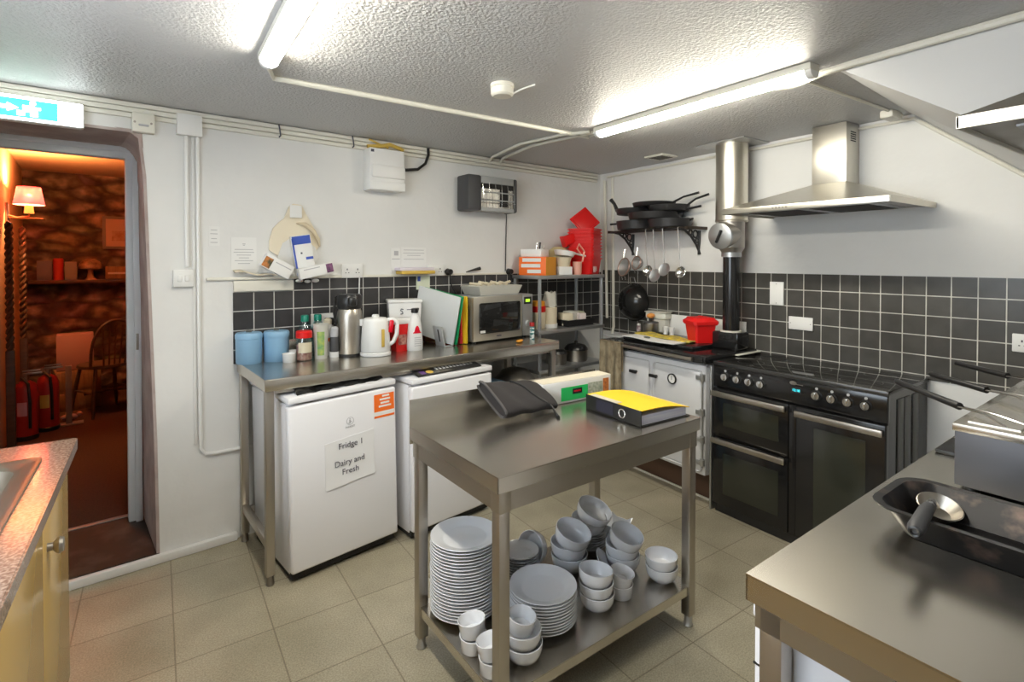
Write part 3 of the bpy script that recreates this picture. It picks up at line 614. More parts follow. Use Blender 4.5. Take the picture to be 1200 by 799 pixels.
MB().lathe([(0, 0), (0.038, 0), (0.042, 0.006), (0.042, 0.10), (0.032, 0.122), (0.032, 0.13)]).build('glass', 'clear', t)
MB().lathe([(0, 0.003), (0.038, 0.005), (0.039, 0.085), (0, 0.088)]).build('contents', 'spice', t)
MB().lathe([(0.034, 0.122), (0.042, 0.124), (0.042, 0.155), (0.038, 0.160), (0, 0.161)]).build('lid', 'red', t)
b = MB().grid(lambda a, z: (0.0425 * math.cos(R(-150 + 105 * a)), 0.0425 * math.sin(R(-150 + 105 * a)), 0.045 + 0.055 * z), 12, 2).solid(0.0006); b.build('label', 'cream', t)
for (u, v, nm) in ((0.685, 0.075, 'left'), (0.757, 0.075, 'right')):
    t = thing('water_bottle', f'clear plastic bottle with teal cap behind spice jar, {nm} of two', 'bottle', wa(u, v, TZ), G)
    MB().lathe([(0, 0), (0.034, 0), (0.036, 0.01), (0.036, 0.15), (0.032, 0.165), (0.020, 0.195), (0.015, 0.205)]).build('body', 'bottle', t)
    MB().lathe([(0.017, 0.195), (0.021, 0.197), (0.021, 0.228), (0.018, 0.232), (0, 0.232)]).build('cap', 'teal', t)
t = thing('tumbler', 'tall frosted cup with yellow and green print beside spice jar', 'tumbler', wa(0.733, 0.195, TZ), G)
MB().lathe([(0, 0), (0.033, 0), (0.041, 0.19), (0.039, 0.19), (0.031, 0.006), (0, 0.005)]).build('cup', 'haze', t)
MB().grid(lambda a, z: ((0.0345 + 0.0055 * z) * math.cos(R(-140 + 60 * a)), (0.0345 + 0.0055 * z) * math.sin(R(-140 + 60 * a)), 0.02 + 0.13 * z), 10, 3).solid(0.0006).build('print', mat('lime_print', (0.50, 0.55, 0.12), 0.5, noise=(30, (0.15, 0.35, 0.15))), t)
t = thing('squeeze_bottle', 'white squeeze bottle with orange spot beside frosted cup', 'bottle', wa(0.800, 0.115, TZ), G)
MB().lathe([(0, 0), (0.029, 0), (0.031, 0.008), (0.031, 0.15), (0.022, 0.175), (0.018, 0.18)]).build('body', 'white', t)
MB().lathe([(0.021, 0.175), (0.023, 0.178), (0.023, 0.20), (0.010, 0.21), (0, 0.212)]).build('cap', 'cream', t)
MB().sph((0.0, -0.0305, 0.09), 0.012, (1, 0.15, 1)).build('orange_spot', 'orange', t)
t = thing('pepper_mill', 'black and clear grinder bottle with white base before thermos', 'grinder', wa(0.806, 0.20, TZ), G)
MB().lathe([(0, 0), (0.026, 0), (0.027, 0.004), (0.027, 0.03), (0, 0.03)]).build('base', 'white', t)
MB().lathe([(0.024, 0.03), (0.026, 0.034), (0.025, 0.10), (0.021, 0.115), (0, 0.116)]).build('body', 'greyd', t)
MB().lathe([(0.021, 0.112), (0.024, 0.115), (0.024, 0.16), (0.015, 0.17), (0, 0.171)]).build('cap', 'inkl', t)
# plugs in the tile socket
t = thing('mains_plug', 'black plug with cables in tile socket behind bottles', 'plug', wa(0.835, 0.03, 1.135), G)
MB().box(-0.024, 0.024, -0.03, 0.007, -0.022, 0.022, 0.006).build('body', 'black', t)
MB().tube([(0.0, -0.02, -0.02), (0.03, -0.02, -0.05), (0.06, 0.0, -0.02), (0.07, 0.0, 0.05)], 0.005, 6).build('cable', 'black', t)
# flask
t = thing('thermos_flask', 'brushed steel pump flask with black top on the long table', 'flask', wa(0.895, 0.20, TZ), G - 0.2)
MB().lathe([(0, 0), (0.070, 0), (0.072, 0.004), (0.072, 0.014), (0, 0.014)], 40).build('base_ring', 'black', t)
MB().lathe([(0.068, 0.012), (0.070, 0.02), (0.070, 0.225), (0.066, 0.25), (0.056, 0.275)], 40).build('body', 'steel', t)
MB().lathe([(0.058, 0.262), (0.066, 0.268), (0.070, 0.29), (0.068, 0.335), (0.060, 0.348), (0, 0.35)], 40).build('pump_top', 'black', t)
MB().box(-0.022, 0.022, -0.105, -0.03, 0.285, 0.335, 0.012).build('spout', 'black', t)
MB().tube([(-0.03, 0.055, 0.345), (-0.075, 0.02, 0.33), (-0.085, 0.0, 0.25), (-0.074, 0.0, 0.18)], 0.008, 8).build('handle', 'black', t)
# kettle
t = thing('kettle', 'white plastic jug kettle with water gauge on the long table', 'kettle', wa(1.006, 0.30, TZ), G + R(-30))
MB().lathe([(0, 0), (0.082, 0), (0.086, 0.004), (0.086, 0.018), (0.080, 0.022), (0, 0.022)], 36, 1.0, 0.86).build('power_base', 'white', t)
b = MB().lathe([(0, 0.024), (0.080, 0.024), (0.083, 0.03), (0.078, 0.12), (0.072, 0.195), (0.068, 0.205), (0.058, 0.214), (0, 0.217)], 36, 1.0, 0.86)
b.prism([(-0.05, -0.02), (-0.098, 0.0), (-0.05, 0.02)], 'z', 0.17, 0.206)
b.build('jug', 'white', t)
MB().lathe([(0, 0.215), (0.020, 0.216), (0.020, 0.228), (0.015, 0.233), (0, 0.234)], 20).build('lid_knob', 'white', t)
MB().tube([(0.066, 0, 0.20), (0.10, 0, 0.205), (0.122, 0, 0.18), (0.118, 0, 0.12), (0.10, 0, 0.075), (0.078, 0, 0.06)], 0.012, 10).build('handle', 'white', t)
MB().at((0.047, -0.0615, 0.105), (0, 0, R(28))).box(-0.009, 0.009, -0.005, 0.004, -0.05, 0.05, 0.004).build('water_gauge', 'yel_d', t)
MB().at((0.088, -0.012, 0.165), (0, R(8), 0)).box(-0.012, 0.012, -0.006, 0.004, -0.035, 0.035, 0.004).build('switch', 'redlamp', t)
# white tub, red tub, spray bottle
t = thing('catering_tub', 'large white rectangular tub with dark mark behind the kettle', 'tub', wa(1.275, 0.125, TZ), 0, None, (R(0), R(0), G + R(-20)))
b = MB().loops([[(-0.085, -0.055, 0), (0.085, -0.055, 0), (0.085, 0.055, 0), (-0.085, 0.055, 0)], [(-0.10, -0.065, 0.285), (0.10, -0.065, 0.285), (0.10, 0.065, 0.285), (-0.10, 0.065, 0.285)]])
b.build('tub', 'white', t)
MB().box(-0.106, 0.106, -0.071, 0.071, 0.278, 0.298, 0.006).build('lid', 'white', t)
MB().tube([(-0.012, -0.0655, 0.238), (-0.024, -0.0658, 0.242), (-0.028, -0.0652, 0.232), (-0.016, -0.0648, 0.224), (-0.014, -0.0644, 0.214), (-0.028, -0.064, 0.21)], 0.0032, 6).box(0.01, 0.04, -0.0655, -0.0625, 0.235, 0.239).build('printed_mark', 'ink', t)
t = thing('cleaner_tub', 'red wipes tub with pale label between kettle and white bottle', 'tub', wa(1.19, 0.245, TZ), G + R(4))
b = MB().loops([[(-0.045, -0.03, 0), (0.045, -0.03, 0), (0.045, 0.03, 0), (-0.045, 0.03, 0)], [(-0.058, -0.038, 0.165), (0.058, -0.038, 0.165), (0.058, 0.038, 0.165), (-0.058, 0.038, 0.165)]]); b.build('tub', 'red', t)
MB().box(-0.062, 0.062, -0.042, 0.042, 0.16, 0.195, 0.008).build('lid', 'white', t)
MB().at((0, -0.0335, 0.085), (R(-2.8), 0, 0)).box(-0.035, 0.035, -0.002, 0.0005, -0.045, 0.03).build('label', mat('faded_label', (0.55, 0.28, 0.22), 0.6, noise=(50, (0.3, 0.05, 0.05))), t)
t = thing('spray_bottle', 'white bottle with black cap and red label beside chopping boards', 'bottle', wa(1.262, 0.29, TZ), G)
MB().lathe([(0, 0), (0.046, 0), (0.050, 0.006), (0.050, 0.05), (0.046, 0.12), (0.040, 0.165), (0.026, 0.20), (0.018, 0.215), (0.018, 0.235)], 32, 1, 0.7).build('body', 'white', t)
MB().lathe([(0.019, 0.225), (0.022, 0.227), (0.022, 0.25), (0.018, 0.252), (0, 0.252)], 20).box(-0.014, 0.026, -0.008, 0.008, 0.238, 0.254, 0.003).build('cap', 'black', t)
MB().grid(lambda a, z: ((0.0475 - 0.006 * z) * math.cos(R(-125 + 70 * a)), 0.7 * (0.0480 - 0.006 * z) * math.sin(R(-125 + 70 * a)) - 0.0015, 0.105 + (0.045 * math.sin(math.pi * min(max(a, .08), .92))) * z), 12, 3).solid(0.0006).build('red_label', 'redlamp', t)
b = MB()
for i in range(5): b.box(-0.022, 0.022, -0.0372, -0.0352, 0.03 + i * 0.012, 0.033 + i * 0.012)
b.build('small_print', 'inkl', t)
# chopping boards
def cboard(label, u0, v0, u1, v1, h, m, lean=0.0, thick=0.011, pitch=0.0):
    p0, p1 = wa(u0, v0, TZ + 0.004), wa(u1, v1, TZ + 0.004); d = p1 - p0; L = d.length
    b = MB().box(0, L, -thick / 2, thick / 2, 0, h, 0.004)
    return solo('chopping_board', b, m, label, 'chopping board', p0, 0, 'chopping boards in the rack', (lean, -pitch, math.atan2(d.y, d.x)))
cboard('white chopping board at left front of the upright row', 1.520, 0.315, 1.375, 0.040, 0.315, 'board', R(-5), 0.011, R(13))
cboard('green chopping board directly behind the white board', 1.548, 0.315, 1.42, 0.045, 0.315, 'green', R(-3), 0.011, R(11))
cboard('brown chopping board between the green and red boards', 1.575, 0.20, 1.47, 0.045, 0.315, 'brown', R(-2))
cboard('red chopping board between brown and yellow boards', 1.598, 0.30, 1.50, 0.045, 0.31, mat('red_board_plastic', (0.62, 0.03, 0.04), 0.45), R(-4), 0.014)
cboard('yellow chopping board at right of row beside microwave', 1.626, 0.315, 1.53, 0.045, 0.305, 'yellow', R(0), 0.014)
t = thing('board_rack', 'grey plastic rack under the chopping boards with slotted side', 'rack', wa(1.465, 0.30, TZ), G)
MB().at((0, 0, 0), (0, R(-12), R(0))).box(-0.004, 0.006, -0.004, 0.10, 0, 0.13, 0.003).build('side_plate', 'grey', t)
MB().at((0, 0, 0), (0, R(-12), R(0))).box(-0.0052, -0.0035, 0.03, 0.045, 0.03, 0.11, 0.0005).build('slot', 'gap', t)
MB().box(0.0, 0.055, -0.01, 0.02, 0, 0.003).build('base', 'grey', t)
# microwave
t = thing('microwave', 'silver microwave oven with black door at right of long table', 'microwave', wa(1.655, 0.335, TZ), G + R(3))
MB().box(0, 0.53, 0.012, 0.29, 0.012, 0.305, 0.005).build('case', 'zinc', t)
MB().box(0.0, 0.43, -0.008, 0.014, 0.014, 0.303, 0.004).build('door', mat('champagne_silver', (0.50, 0.47, 0.41), 0.35, 0.8), t)
MB().box(0.045, 0.40, -0.0105, -0.007, 0.062, 0.262, 0.012).build('door_window', 'hobglass', t)
MB().box(0.434, 0.53, -0.008, 0.014, 0.014, 0.303, 0.004).build('control_panel', 'zinc', t)
MB().box(0.445, 0.515, -0.0105, -0.007, 0.235, 0.285, 0.001).build('display', 'black', t)
MB().box(0.458, 0.498, -0.0115, -0.0102, 0.25, 0.27).build('digits', 'mwled', t)
MB().cyl((0.48, -0.008, 0.10), (0.48, -0.026, 0.10), 0.022, 0.019, 24).build('dial', 'zinc', t)
MB().box(0.05, 0.095, -0.0118, -0.010, 0.066, 0.082).build('sticker', 'paper', t)
MB().box(0.195, 0.235, -0.0095, -0.0075, 0.034, 0.042).build('badge', 'ink', t)
for x, y in ((0.04, 0.04), (0.49, 0.04), (0.04, 0.26), (0.49, 0.26)): MB().cyl((x, y, 0), (x, y, 0.014), 0.014, seg=12).build('foot', 'black', t)
t = thing('food_tub', 'frosted plastic tub of oddments sitting on top of microwave', 'tub', wa(1.93, 0.17, TZ + 0.306), G + R(3))
b = MB().loops([[(-0.17, -0.09, 0), (0.17, -0.09, 0), (0.17, 0.09, 0), (-0.17, 0.09, 0)], [(-0.195, -0.105, 0.06), (0.195, -0.105, 0.06), (0.195, 0.105, 0.06), (-0.195, 0.105, 0.06)]], True, True, False).solid(0.003); b.build('tub', 'haze', t)
b = MB()
for i in range(9): a = random.uniform(0, 3.1); x = -0.14 + i * 0.035; b.tube([(x - .04 * math.cos(a), -.05 * math.sin(a), 0.07), (x + .04 * math.cos(a), .05 * math.sin(a), 0.075 + 0.004 * (i % 3))], 0.010, 8)
b.build('wrapped_packets', 'cream', t)
# small things by the right end of table
t = thing('sauce_jar', 'large clear jar with red band and amber lid beside microwave', 'jar', wa(2.335, 0.20, 0.986), G)
MB().lathe([(0, 0), (0.054, 0), (0.058, 0.006), (0.058, 0.15), (0.050, 0.165)]).build('body', 'cream', t)
MB().lathe([(0.0585, 0.125), (0.060, 0.127), (0.060, 0.168), (0.052, 0.17)]).build('red_band', 'red', t)
MB().lathe([(0.048, 0.166), (0.054, 0.168), (0.054, 0.20), (0.048, 0.206), (0, 0.207)]).build('lid', 'amber', t)
t = thing('striped_tube', 'white tube with teal zigzag print beside microwave', 'tube', wa(2.10, 0.405, TZ), G)
MB().lathe([(0, 0), (0.016, 0), (0.017, 0.004), (0.017, 0.085), (0.014, 0.09), (0, 0.09)], 18).build('tube', mat('teal_stripe_print', (0.75, 0.77, 0.76), 0.5, noise=(25, (0.02, 0.16, 0.16), 0.48, 0.52), stretch=(1, 1, 2.2)), t)
MB().lathe([(0.015, 0.088), (0.018, 0.09), (0.018, 0.115), (0, 0.117)], 18).build('cap', 'redd', t)
solo('orange_peel', MB().sph((0, 0, 0.010), 0.018, (1.3, 0.9, 0.55)).sph((0.03, 0.02, 0.009), 0.014, (1.4, 1, 0.6)), 'amber', 'orange scrap on front edge of table beside microwave', 'scrap', wa(1.93, 0.47, TZ), G)

# ================================================================== SHELVING UNIT in the corner
U0, U1, V0, V1 = 2.255, 2.92, 0.035, 0.31
t = thing('shelving_unit', 'galvanised steel corner shelving unit right of the long table', 'shelving', wa(0, 0, 0), G)
for u, v in ((U0, V0), (U1, V0), (U0, V1), (U1, V1)):
    MB().box(u - 0.016, u + 0.016, -v - 0.002, -v + 0.002, 0, 1.375).box(u - 0.002, u + 0.002, -v - 0.016, -v + 0.016, 0, 1.375).build('post', 'zinc', t)
for z in (1.383, 0.985, 0.70):
    MB().box(U0 - 0.018, U1 + 0.018, -V1 - 0.018, -V0 + 0.018, z - 0.026, z, 0.002).build('shelf', 'zinc', t)
SZ = 1.384
# red nested tubs
def sqtub(n, w0, w1, h, t_=0.003):
    b = MB()
    rr = lambda w_, z: [(w_ * cx, w_ * cy, z) for cx, cy in ((-1, -0.86), (-0.86, -1), (0.86, -1), (1, -0.86), (1, 0.86), (0.86, 1), (-0.86, 1), (-1, 0.86))]
    b.loops([rr(w0, 0), rr(w1, h - 0.012), rr(w1 + 0.008, h - 0.012), rr(w1 + 0.008, h), rr(w1 - 0.002, h), rr(w0 - 0.002, 0.004)])
    return b
tub0 = None
for i in range(10):
    lab = 'red square plastic tub within the tall nested stack on shelving' if i not in (0, 9) else ('lowest red square tub with printed patch in nested stack' if i == 0 else 'topmost upright red square tub of the nested stack')
    loc = wa(2.86, 0.185, SZ + 0.026 * i); rot = (0, 0, G + R(22) + R(random.uniform(-1.5, 1.5)))
    if tub0 is None:
        tub0 = solo('plastic_tub', sqtub(0, 0.088, 0.104, 0.13), 'red', 'x', 'tub', loc, 0, 'red nested tubs on shelving', rot); tub0['label'] = 'red square plastic tub within the tall nested stack on shelving'
        base_tub = tub0
    else: dup(tub0, loc, rot, lab)
MB().at((-0.02, -0.0965, 0.055), (R(-7), 0, 0)).box(-0.04, 0.0, -0.001, 0.002, -0.04, 0.03).box(0.01, 0.03, -0.001, 0.002, -0.03, 0.035).build('printed_patch', mat('pink_white_print', (0.75, 0.45, 0.42), 0.6, noise=(80, (0.8, 0.7, 0.7))), base_tub)
base_tub['label'] = 'lowest red square tub with printed patch in nested stack'
b = MB().at((0, 0, 0), (0, R(45), 0)).box(-0.09, 0.09, -0.006, 0.006, -0.09, 0.09, 0.005).box(-0.078, 0.078, -0.014, 0.0, -0.078, 0.078, 0.004)
solo('tub_lid', b, 'red', 'red square lid tipped cornerwise on top of red tubs', 'lid', wa(2.875, 0.17, SZ + 0.43), 0, None, (R(-20), R(6), G - R(34)))
b = MB().box(-0.06, 0.06, -0.02, 0.02, -0.04, 0.04, 0.016).box(-0.06, -0.045, -0.028, 0.028, -0.045, 0.045, 0.004)
solo('red_scoop', b, 'red', 'small red piece leaning on left of the tub stack', 'lid', wa(2.70, 0.16, SZ + 0.275), 0, None, (0, R(-20), G - R(10)))
# boxes and bowls on the top shelf
t = thing('printed_box', 'orange printed carton at left end of the top shelf', 'box', wa(2.36, 0.17, SZ), G + R(-66))
MB().box(-0.11, 0.11, -0.095, 0.095, 0, 0.135, 0.002).build('carton', 'orange', t)
MB().box(0.1095, 0.1112, -0.095, 0.095, 0, 0.135).build('side_panel', 'amber', t)
b = MB()
for z, x0, x1 in ((0.100, -0.08, 0.07), (0.058, -0.09, 0.065), (0.016, -0.04, 0.07)): b.box(x0, x1, -0.0962, -0.0945, z, z + 0.026)
b.build('label_panel', 'paper', t)
t = thing('storage_tub', 'white plastic box sitting on the orange printed carton', 'box', wa(2.35, 0.165, SZ + 0.136), G + R(-66))
MB().box(-0.095, 0.075, -0.075, 0.07, 0, 0.058, 0.006).build('box', 'white', t)
for i, (x, m, h) in enumerate(((-0.01, 'chrome', 0.105), (0.015, 'black', 0.11), (0.045, 'pewter', 0.08))): MB().cyl((x, 0.02, 0.03), (x + 0.006, 0.03, h), 0.007, seg=10).build('utensil_handle', m, t)
solo('carton', MB().box(-0.055, 0.055, -0.05, 0.05, 0, 0.062, 0.003), 'white', 'plain white carton in middle of top shelf under tan bowl', 'box', wa(2.575, 0.225, SZ), G + R(-20))
t = thing('mixing_bowl', 'tan plastic bowl on the plain white carton', 'bowl', wa(2.578, 0.222, SZ + 0.063), G)
MB().lathe([(0, 0), (0.045, 0), (0.062, 0.055), (0.066, 0.07), (0.063, 0.07), (0.043, 0.004), (0, 0.004)]).build('bowl', 'cream', t)
t = thing('strainer', 'white plastic strainer with handle resting across the tan bowl', 'strainer', wa(2.585, 0.225, SZ + 0.135), 0, None, (0, R(9), G - R(8)))
MB().lathe([(0.02, 0.0), (0.070, 0.008), (0.085, 0.045), (0.080, 0.047), (0.066, 0.012), (0.02, 0.005)]).lathe([(0, 0.0), (0.021, 0.0), (0.021, 0.005), (0, 0.005)]).build('bowl', 'white', t)
MB().tube([(0.08, -0.01, 0.043), (0.14, -0.02, 0.040), (0.185, -0.03, 0.038)], 0.008, 8).build('handle', 'white', t)
solo('food_can', MB().cyl((-0.03, 0, 0), (0.03, 0, 0), 0.036, seg=24), mat('copper_label', (0.45, 0.12, 0.06), 0.4), 'round copper coloured can lying behind orange carton', 'can', wa(2.47, 0.10, SZ + 0.145), G + R(60))
solo('frosted_tub', MB().box(-0.04, 0.05, -0.04, 0.05, 0, 0.109, 0.004), 'haze', 'frosted tub standing under the copper can', 'tub', wa(2.47, 0.095, SZ), G)
t = thing('mixing_bowl', 'upended olive bowl at the back of the top shelf', 'bowl', wa(2.625, 0.12, SZ + 0.0), G)
MB().lathe([(0.095, 0.0), (0.098, 0.005), (0.095, 0.12), (0.075, 0.19), (0.04, 0.215), (0, 0.22)]).build('bowl', mat('olive_plastic', (0.58, 0.50, 0.25), 0.4), t)
t = thing('jug', 'pink plastic jug with raised handle beside red tubs', 'jug', wa(2.69, 0.265, SZ), G)
MB().lathe([(0, 0), (0.032, 0), (0.036, 0.10), (0.033, 0.10), (0.03, 0.004), (0, 0.004)]).build('jug', mat('rose_plastic', (0.75, 0.38, 0.30), 0.4), t)
MB().tube([(0.0, -0.034, 0.16), (-0.04, -0.036, 0.20), (-0.02, -0.036, 0.235), (0.04, -0.036, 0.18), (0.02, -0.034, 0.10)], 0.007, 8).build('handle', mat('salmon_plastic', (0.80, 0.35, 0.25), 0.4), t)
# lower shelf
LZ = 0.986
t = thing('flour_tub', 'tall clear tub with cream contents on lower shelf behind post', 'tub', wa(2.455, 0.20, LZ), G)
MB().lathe([(0, 0), (0.060, 0), (0.062, 0.03), (0, 0.03)]).build('base', 'white', t)
MB().lathe([(0.056, 0.03), (0.058, 0.15), (0.054, 0.155), (0, 0.156)]).build('body', 'cream', t)
solo('plastic_bag', MB().grid(lambda u, v: (0.055 * math.cos(6.283 * u) * (1.0 - 0.25 * v) * (1 + 0.15 * math.sin(19 * u + 4 * v)), 0.055 * math.sin(6.283 * u) * (1.0 - 0.25 * v) * (1 + 0.12 * math.cos(14 * u)), 0.11 * v + 0.008 * math.sin(25 * u)), 30, 6), 'haze', 'crumpled clear plastic bag on top of the cream tub', 'bag', wa(2.465, 0.19, LZ + 0.157), G)
t = thing('black_tray', 'black tray of packets on lower shelf', 'tray', wa(2.70, 0.185, LZ), G)
b = MB().loops([[(-0.13, -0.10, 0), (0.15, -0.10, 0), (0.15, 0.10, 0), (-0.13, 0.10, 0)], [(-0.14, -0.11, 0.05), (0.16, -0.11, 0.05), (0.16, 0.11, 0.05), (-0.14, 0.11, 0.05)]], True, True, False).solid(0.004); b.build('tray', 'black', t)
for x, y, h, m, sx in ((-0.08, -0.02, 0.10, 'cream', 0.045), (0.0, 0.0, 0.11, 'haze', 0.05), (0.06, -0.04, 0.095, mat('pale_pink_paper', (0.7, 0.6, 0.58), 0.6), 0.03), (0.10, 0.03, 0.10, mat('pale_olive_card', (0.5, 0.52, 0.36), 0.6), 0.045)):
    MB().at((x, y, 0), (0, 0, R(random.uniform(-20, 20)))).box(-sx, sx, -0.045, 0.045, 0.005, h, 0.006).build('packet', m, t)
# things under the long table / lower shelf
t = thing('stock_pot', 'steel pot with black lid on bottom shelf of shelving unit', 'pot', wa(2.745, 0.20, 0.701), G)
MB().lathe([(0, 0), (0.085, 0), (0.09, 0.01), (0.09, 0.085), (0.093, 0.09), (0, 0.09)]).build('pot', 'steel_dark', t)
MB().lathe([(0.094, 0.088), (0.092, 0.10), (0.07, 0.125), (0.03, 0.135), (0, 0.137)]).build('lid', 'enamel_k', t)
MB().cyl((0, 0, 0.135), (0, 0, 0.155), 0.014, seg=14).build('knob', 'black', t)
t = thing('saucepan', 'small black saucepan with lid on bottom shelf behind table leg', 'pan', wa(2.53, 0.20, 0.701), G)
MB().lathe([(0, 0), (0.075, 0), (0.08, 0.08), (0, 0.082)]).build('pan', 'steel_dark', t)
MB().lathe([(0.083, 0.08), (0.07, 0.10), (0, 0.11)]).build('lid', 'black', t)
MB().sph((0, 0, 0.125), 0.022).build('knob', 'black', t)
t = thing('domed_cover', 'large grey domed cover standing under right end of long table', 'lid', wa(2.05, 0.28, 0.0), G)
MB().lathe([(0, 0), (0.17, 0), (0.175, 0.02), (0.175, 0.56), (0.15, 0.66), (0.09, 0.73), (0, 0.755)], 40).build('dome', mat('dull_aluminium', (0.30, 0.285, 0.26), 0.4, 0.8), t)
solo('storage_bin', MB().box(-0.09, 0.11, -0.30, 0.10, 0, 0.70, 0.01), 'blue', 'blue grey storage bin under table beside second fridge', 'bin', wa(1.755, 0.13, 0), G)

# ================================================================== ISLAND TABLE
IZ = 0.8547
t = thing('island_table', 'freestanding stainless steel table with lower shelf in middle of kitchen', 'table', ISL, ISR)
b = MB().box(0, 1.0, 0, 0.6, IZ - 0.004, IZ).box(0, 1.0, 0.0, 0.004, IZ - 0.05, IZ - 0.002).box(0, 0.004, 0, 0.6, IZ - 0.05, IZ - 0.002).box(0.996, 1.0, 0, 0.6, IZ - 0.05, IZ - 0.002)
b.box(0, 1.0, 0.596, 0.6, IZ - 0.07, IZ + 0.10, 0.001)
b.build('worktop', 'steel_top', t)
b = MB().box(0.02, 0.98, 0.012, 0.022, IZ - 0.115, IZ - 0.02).box(0.012, 0.022, 0.02, 0.585, IZ - 0.115, IZ - 0.02).box(0.978, 0.988, 0.02, 0.585, IZ - 0.115, IZ - 0.02).box(0.02, 0.98, 0.578, 0.588, IZ - 0.115, IZ - 0.02)
b.build('apron', 'steel', t)
for x, y in ((0.01, 0.01), (0.947, 0.01), (0.01, 0.545), (0.947, 0.545)):
    MB().box(x, x + 0.045, y, y + 0.045, IZ - 0.118, IZ - 0.02, 0.002).build('corner_bracket', 'steel', t)
    l = MB().box(x + 0.003, x + 0.043, y + 0.003, y + 0.043, 0.045, IZ - 0.10, 0.003).build('leg', 'steel', t)
    MB().at((x + 0.023, y + 0.023, 0)).lathe([(0, 0), (0.018, 0), (0.020, 0.004), (0.016, 0.012), (0.014, 0.05), (0, 0.05)], 16).build('foot', 'zinc', l)
ZS = 0.17
b = MB().box(0.02, 0.98, 0.02, 0.58, ZS - 0.003, ZS).box(0.02, 0.98, 0.02, 0.024, ZS - 0.036, ZS - 0.001).box(0.02, 0.024, 0.02, 0.58, ZS - 0.036, ZS - 0.001).box(0.976, 0.98, 0.02, 0.58, ZS - 0.036, ZS - 0.001).box(0.02, 0.98, 0.576, 0.58, ZS - 0.036, ZS - 0.001)
b.build('lower_shelf', 'steel_top', t)
# --- crockery on the shelf
def plate_mesh(r):
    return MB().lathe([(0, 0.002), (r * 0.55, 0.002), (r * 0.58, 0.0), (r * 0.62, 0.0), (r * 0.64, 0.004), (r * 0.80, 0.012), (r * 0.985, 0.0205), (r, 0.0215), (r * 0.992, 0.0235), (r * 0.80, 0.0165), (r * 0.66, 0.008), (r * 0.60, 0.0062), (0, 0.0058)], 44)
def stack(n, r, x, y, pitch, lab, toplab, grp):
    first = None
    for i in range(n):
        jx, jy = random.uniform(-.0015, .0015), random.uniform(-.0015, .0015)
        loc = isl(x + jx, y + jy, ZS + 0.0005 + pitch * i)
        if first is None: first = solo('dinner_plate', plate_mesh(r), 'china', lab, 'plate', loc, 0, grp)
        else: dup(first, loc, None, lab if i < n - 1 else toplab)
stack(23, 0.131, 0.158, 0.452, 0.0119, 'white plate within the tallest plate stack on island shelf', 'topmost white plate of the tallest stack on island shelf', 'tall stack of dinner plates')
stack(11, 0.125, 0.355, 0.222, 0.0108, 'white plate within the wide middle stack behind ramekins', 'topmost white plate of the wide middle stack behind ramekins', 'middle stack of dinner plates')
stack(8, 0.080, 0.455, 0.495, 0.0115, 'white side plate within small stack between two plate stacks', 'topmost white side plate of the small stack', 'small stack of side plates')
stack(6, 0.080, 0.842, 0.475, 0.0108, 'white saucer within stack hidden behind the bowls', 'topmost white saucer under tilted bowl at back', 'stack of saucers')
def bowl_mesh(r, h):
    return MB().lathe([(0, 0.003), (r * 0.48, 0.003), (r * 0.50, 0), (r * 0.58, 0), (r * 0.64, 0.005), (r * 0.84, h * 0.25), (r * 0.95, h * 0.52), (r * 0.99, h * 0.8), (r, h), (r * 0.96, h + 0.001), (r * 0.94, h * 0.78), (r * 0.89, h * 0.52), (r * 0.77, h * 0.28), (r * 0.5, 0.010), (0, 0.008)], 40)
bowls = {}
def bowl(label, x, y, z, r=0.066, h=0.062, tilt=0, dirn=0, grp='white bowls on the island shelf'):
    key = (r, h); rot = (R(tilt) * math.cos(R(dirn)), R(tilt) * math.sin(R(dirn)), 0)
    loc = isl(x, y, ZS + 0.0005 + z)
    if key not in bowls: bowls[key] = solo('bowl', bowl_mesh(r, h), 'china', label, 'bowl', loc, 0, grp, rot)
    else: dup(bowls[key], loc, rot, label)
# stack C (front middle)
bowl('lowest white bowl of the front stack right of wide plates', 0.563, 0.150, 0.0)
bowl('middle white bowl of the front stack right of wide plates', 0.560, 0.152, 0.041)
bowl('topmost tilted white bowl of front stack right of wide plates', 0.557, 0.155, 0.083, tilt=6, dirn=100)
# stack A (back left)
bowl('lowest white bowl of the back left bowl stack', 0.645, 0.395, 0.0, 0.078, 0.072)
bowl('middle white bowl of the back left bowl stack', 0.643, 0.398, 0.050, 0.078, 0.072)
bowl('topmost steeply tilted bowl of back left bowl stack', 0.640, 0.390, 0.112, 0.078, 0.072, 19, 20)
bowl('white bowl tilted on its side left of back bowl stack', 0.560, 0.50, 0.078, 0.070, 0.06, 74, -80)
# stack B
bowl('white bowl on saucers at the back of island shelf', 0.842, 0.475, 0.068, 0.082, 0.07)
bowl('tilted white bowl topping the saucer stack at back', 0.842, 0.472, 0.122, 0.082, 0.07, 24, 25)
# stack D
bowl('lowest white bowl of the right middle bowl stack', 0.832, 0.262, 0.0, 0.072, 0.07)
bowl('middle white bowl of the right middle bowl stack', 0.830, 0.264, 0.045, 0.072, 0.07)
bowl('topmost tilted bowl of the right middle bowl stack', 0.828, 0.258, 0.098, 0.072, 0.07, 18, 15)
# stack E
bowl('lower white bowl of the pair nearest right leg', 0.905, 0.115, 0.0, 0.066, 0.0625)
bowl('upper white bowl of the pair nearest right leg', 0.904, 0.117, 0.040, 0.066, 0.0625)
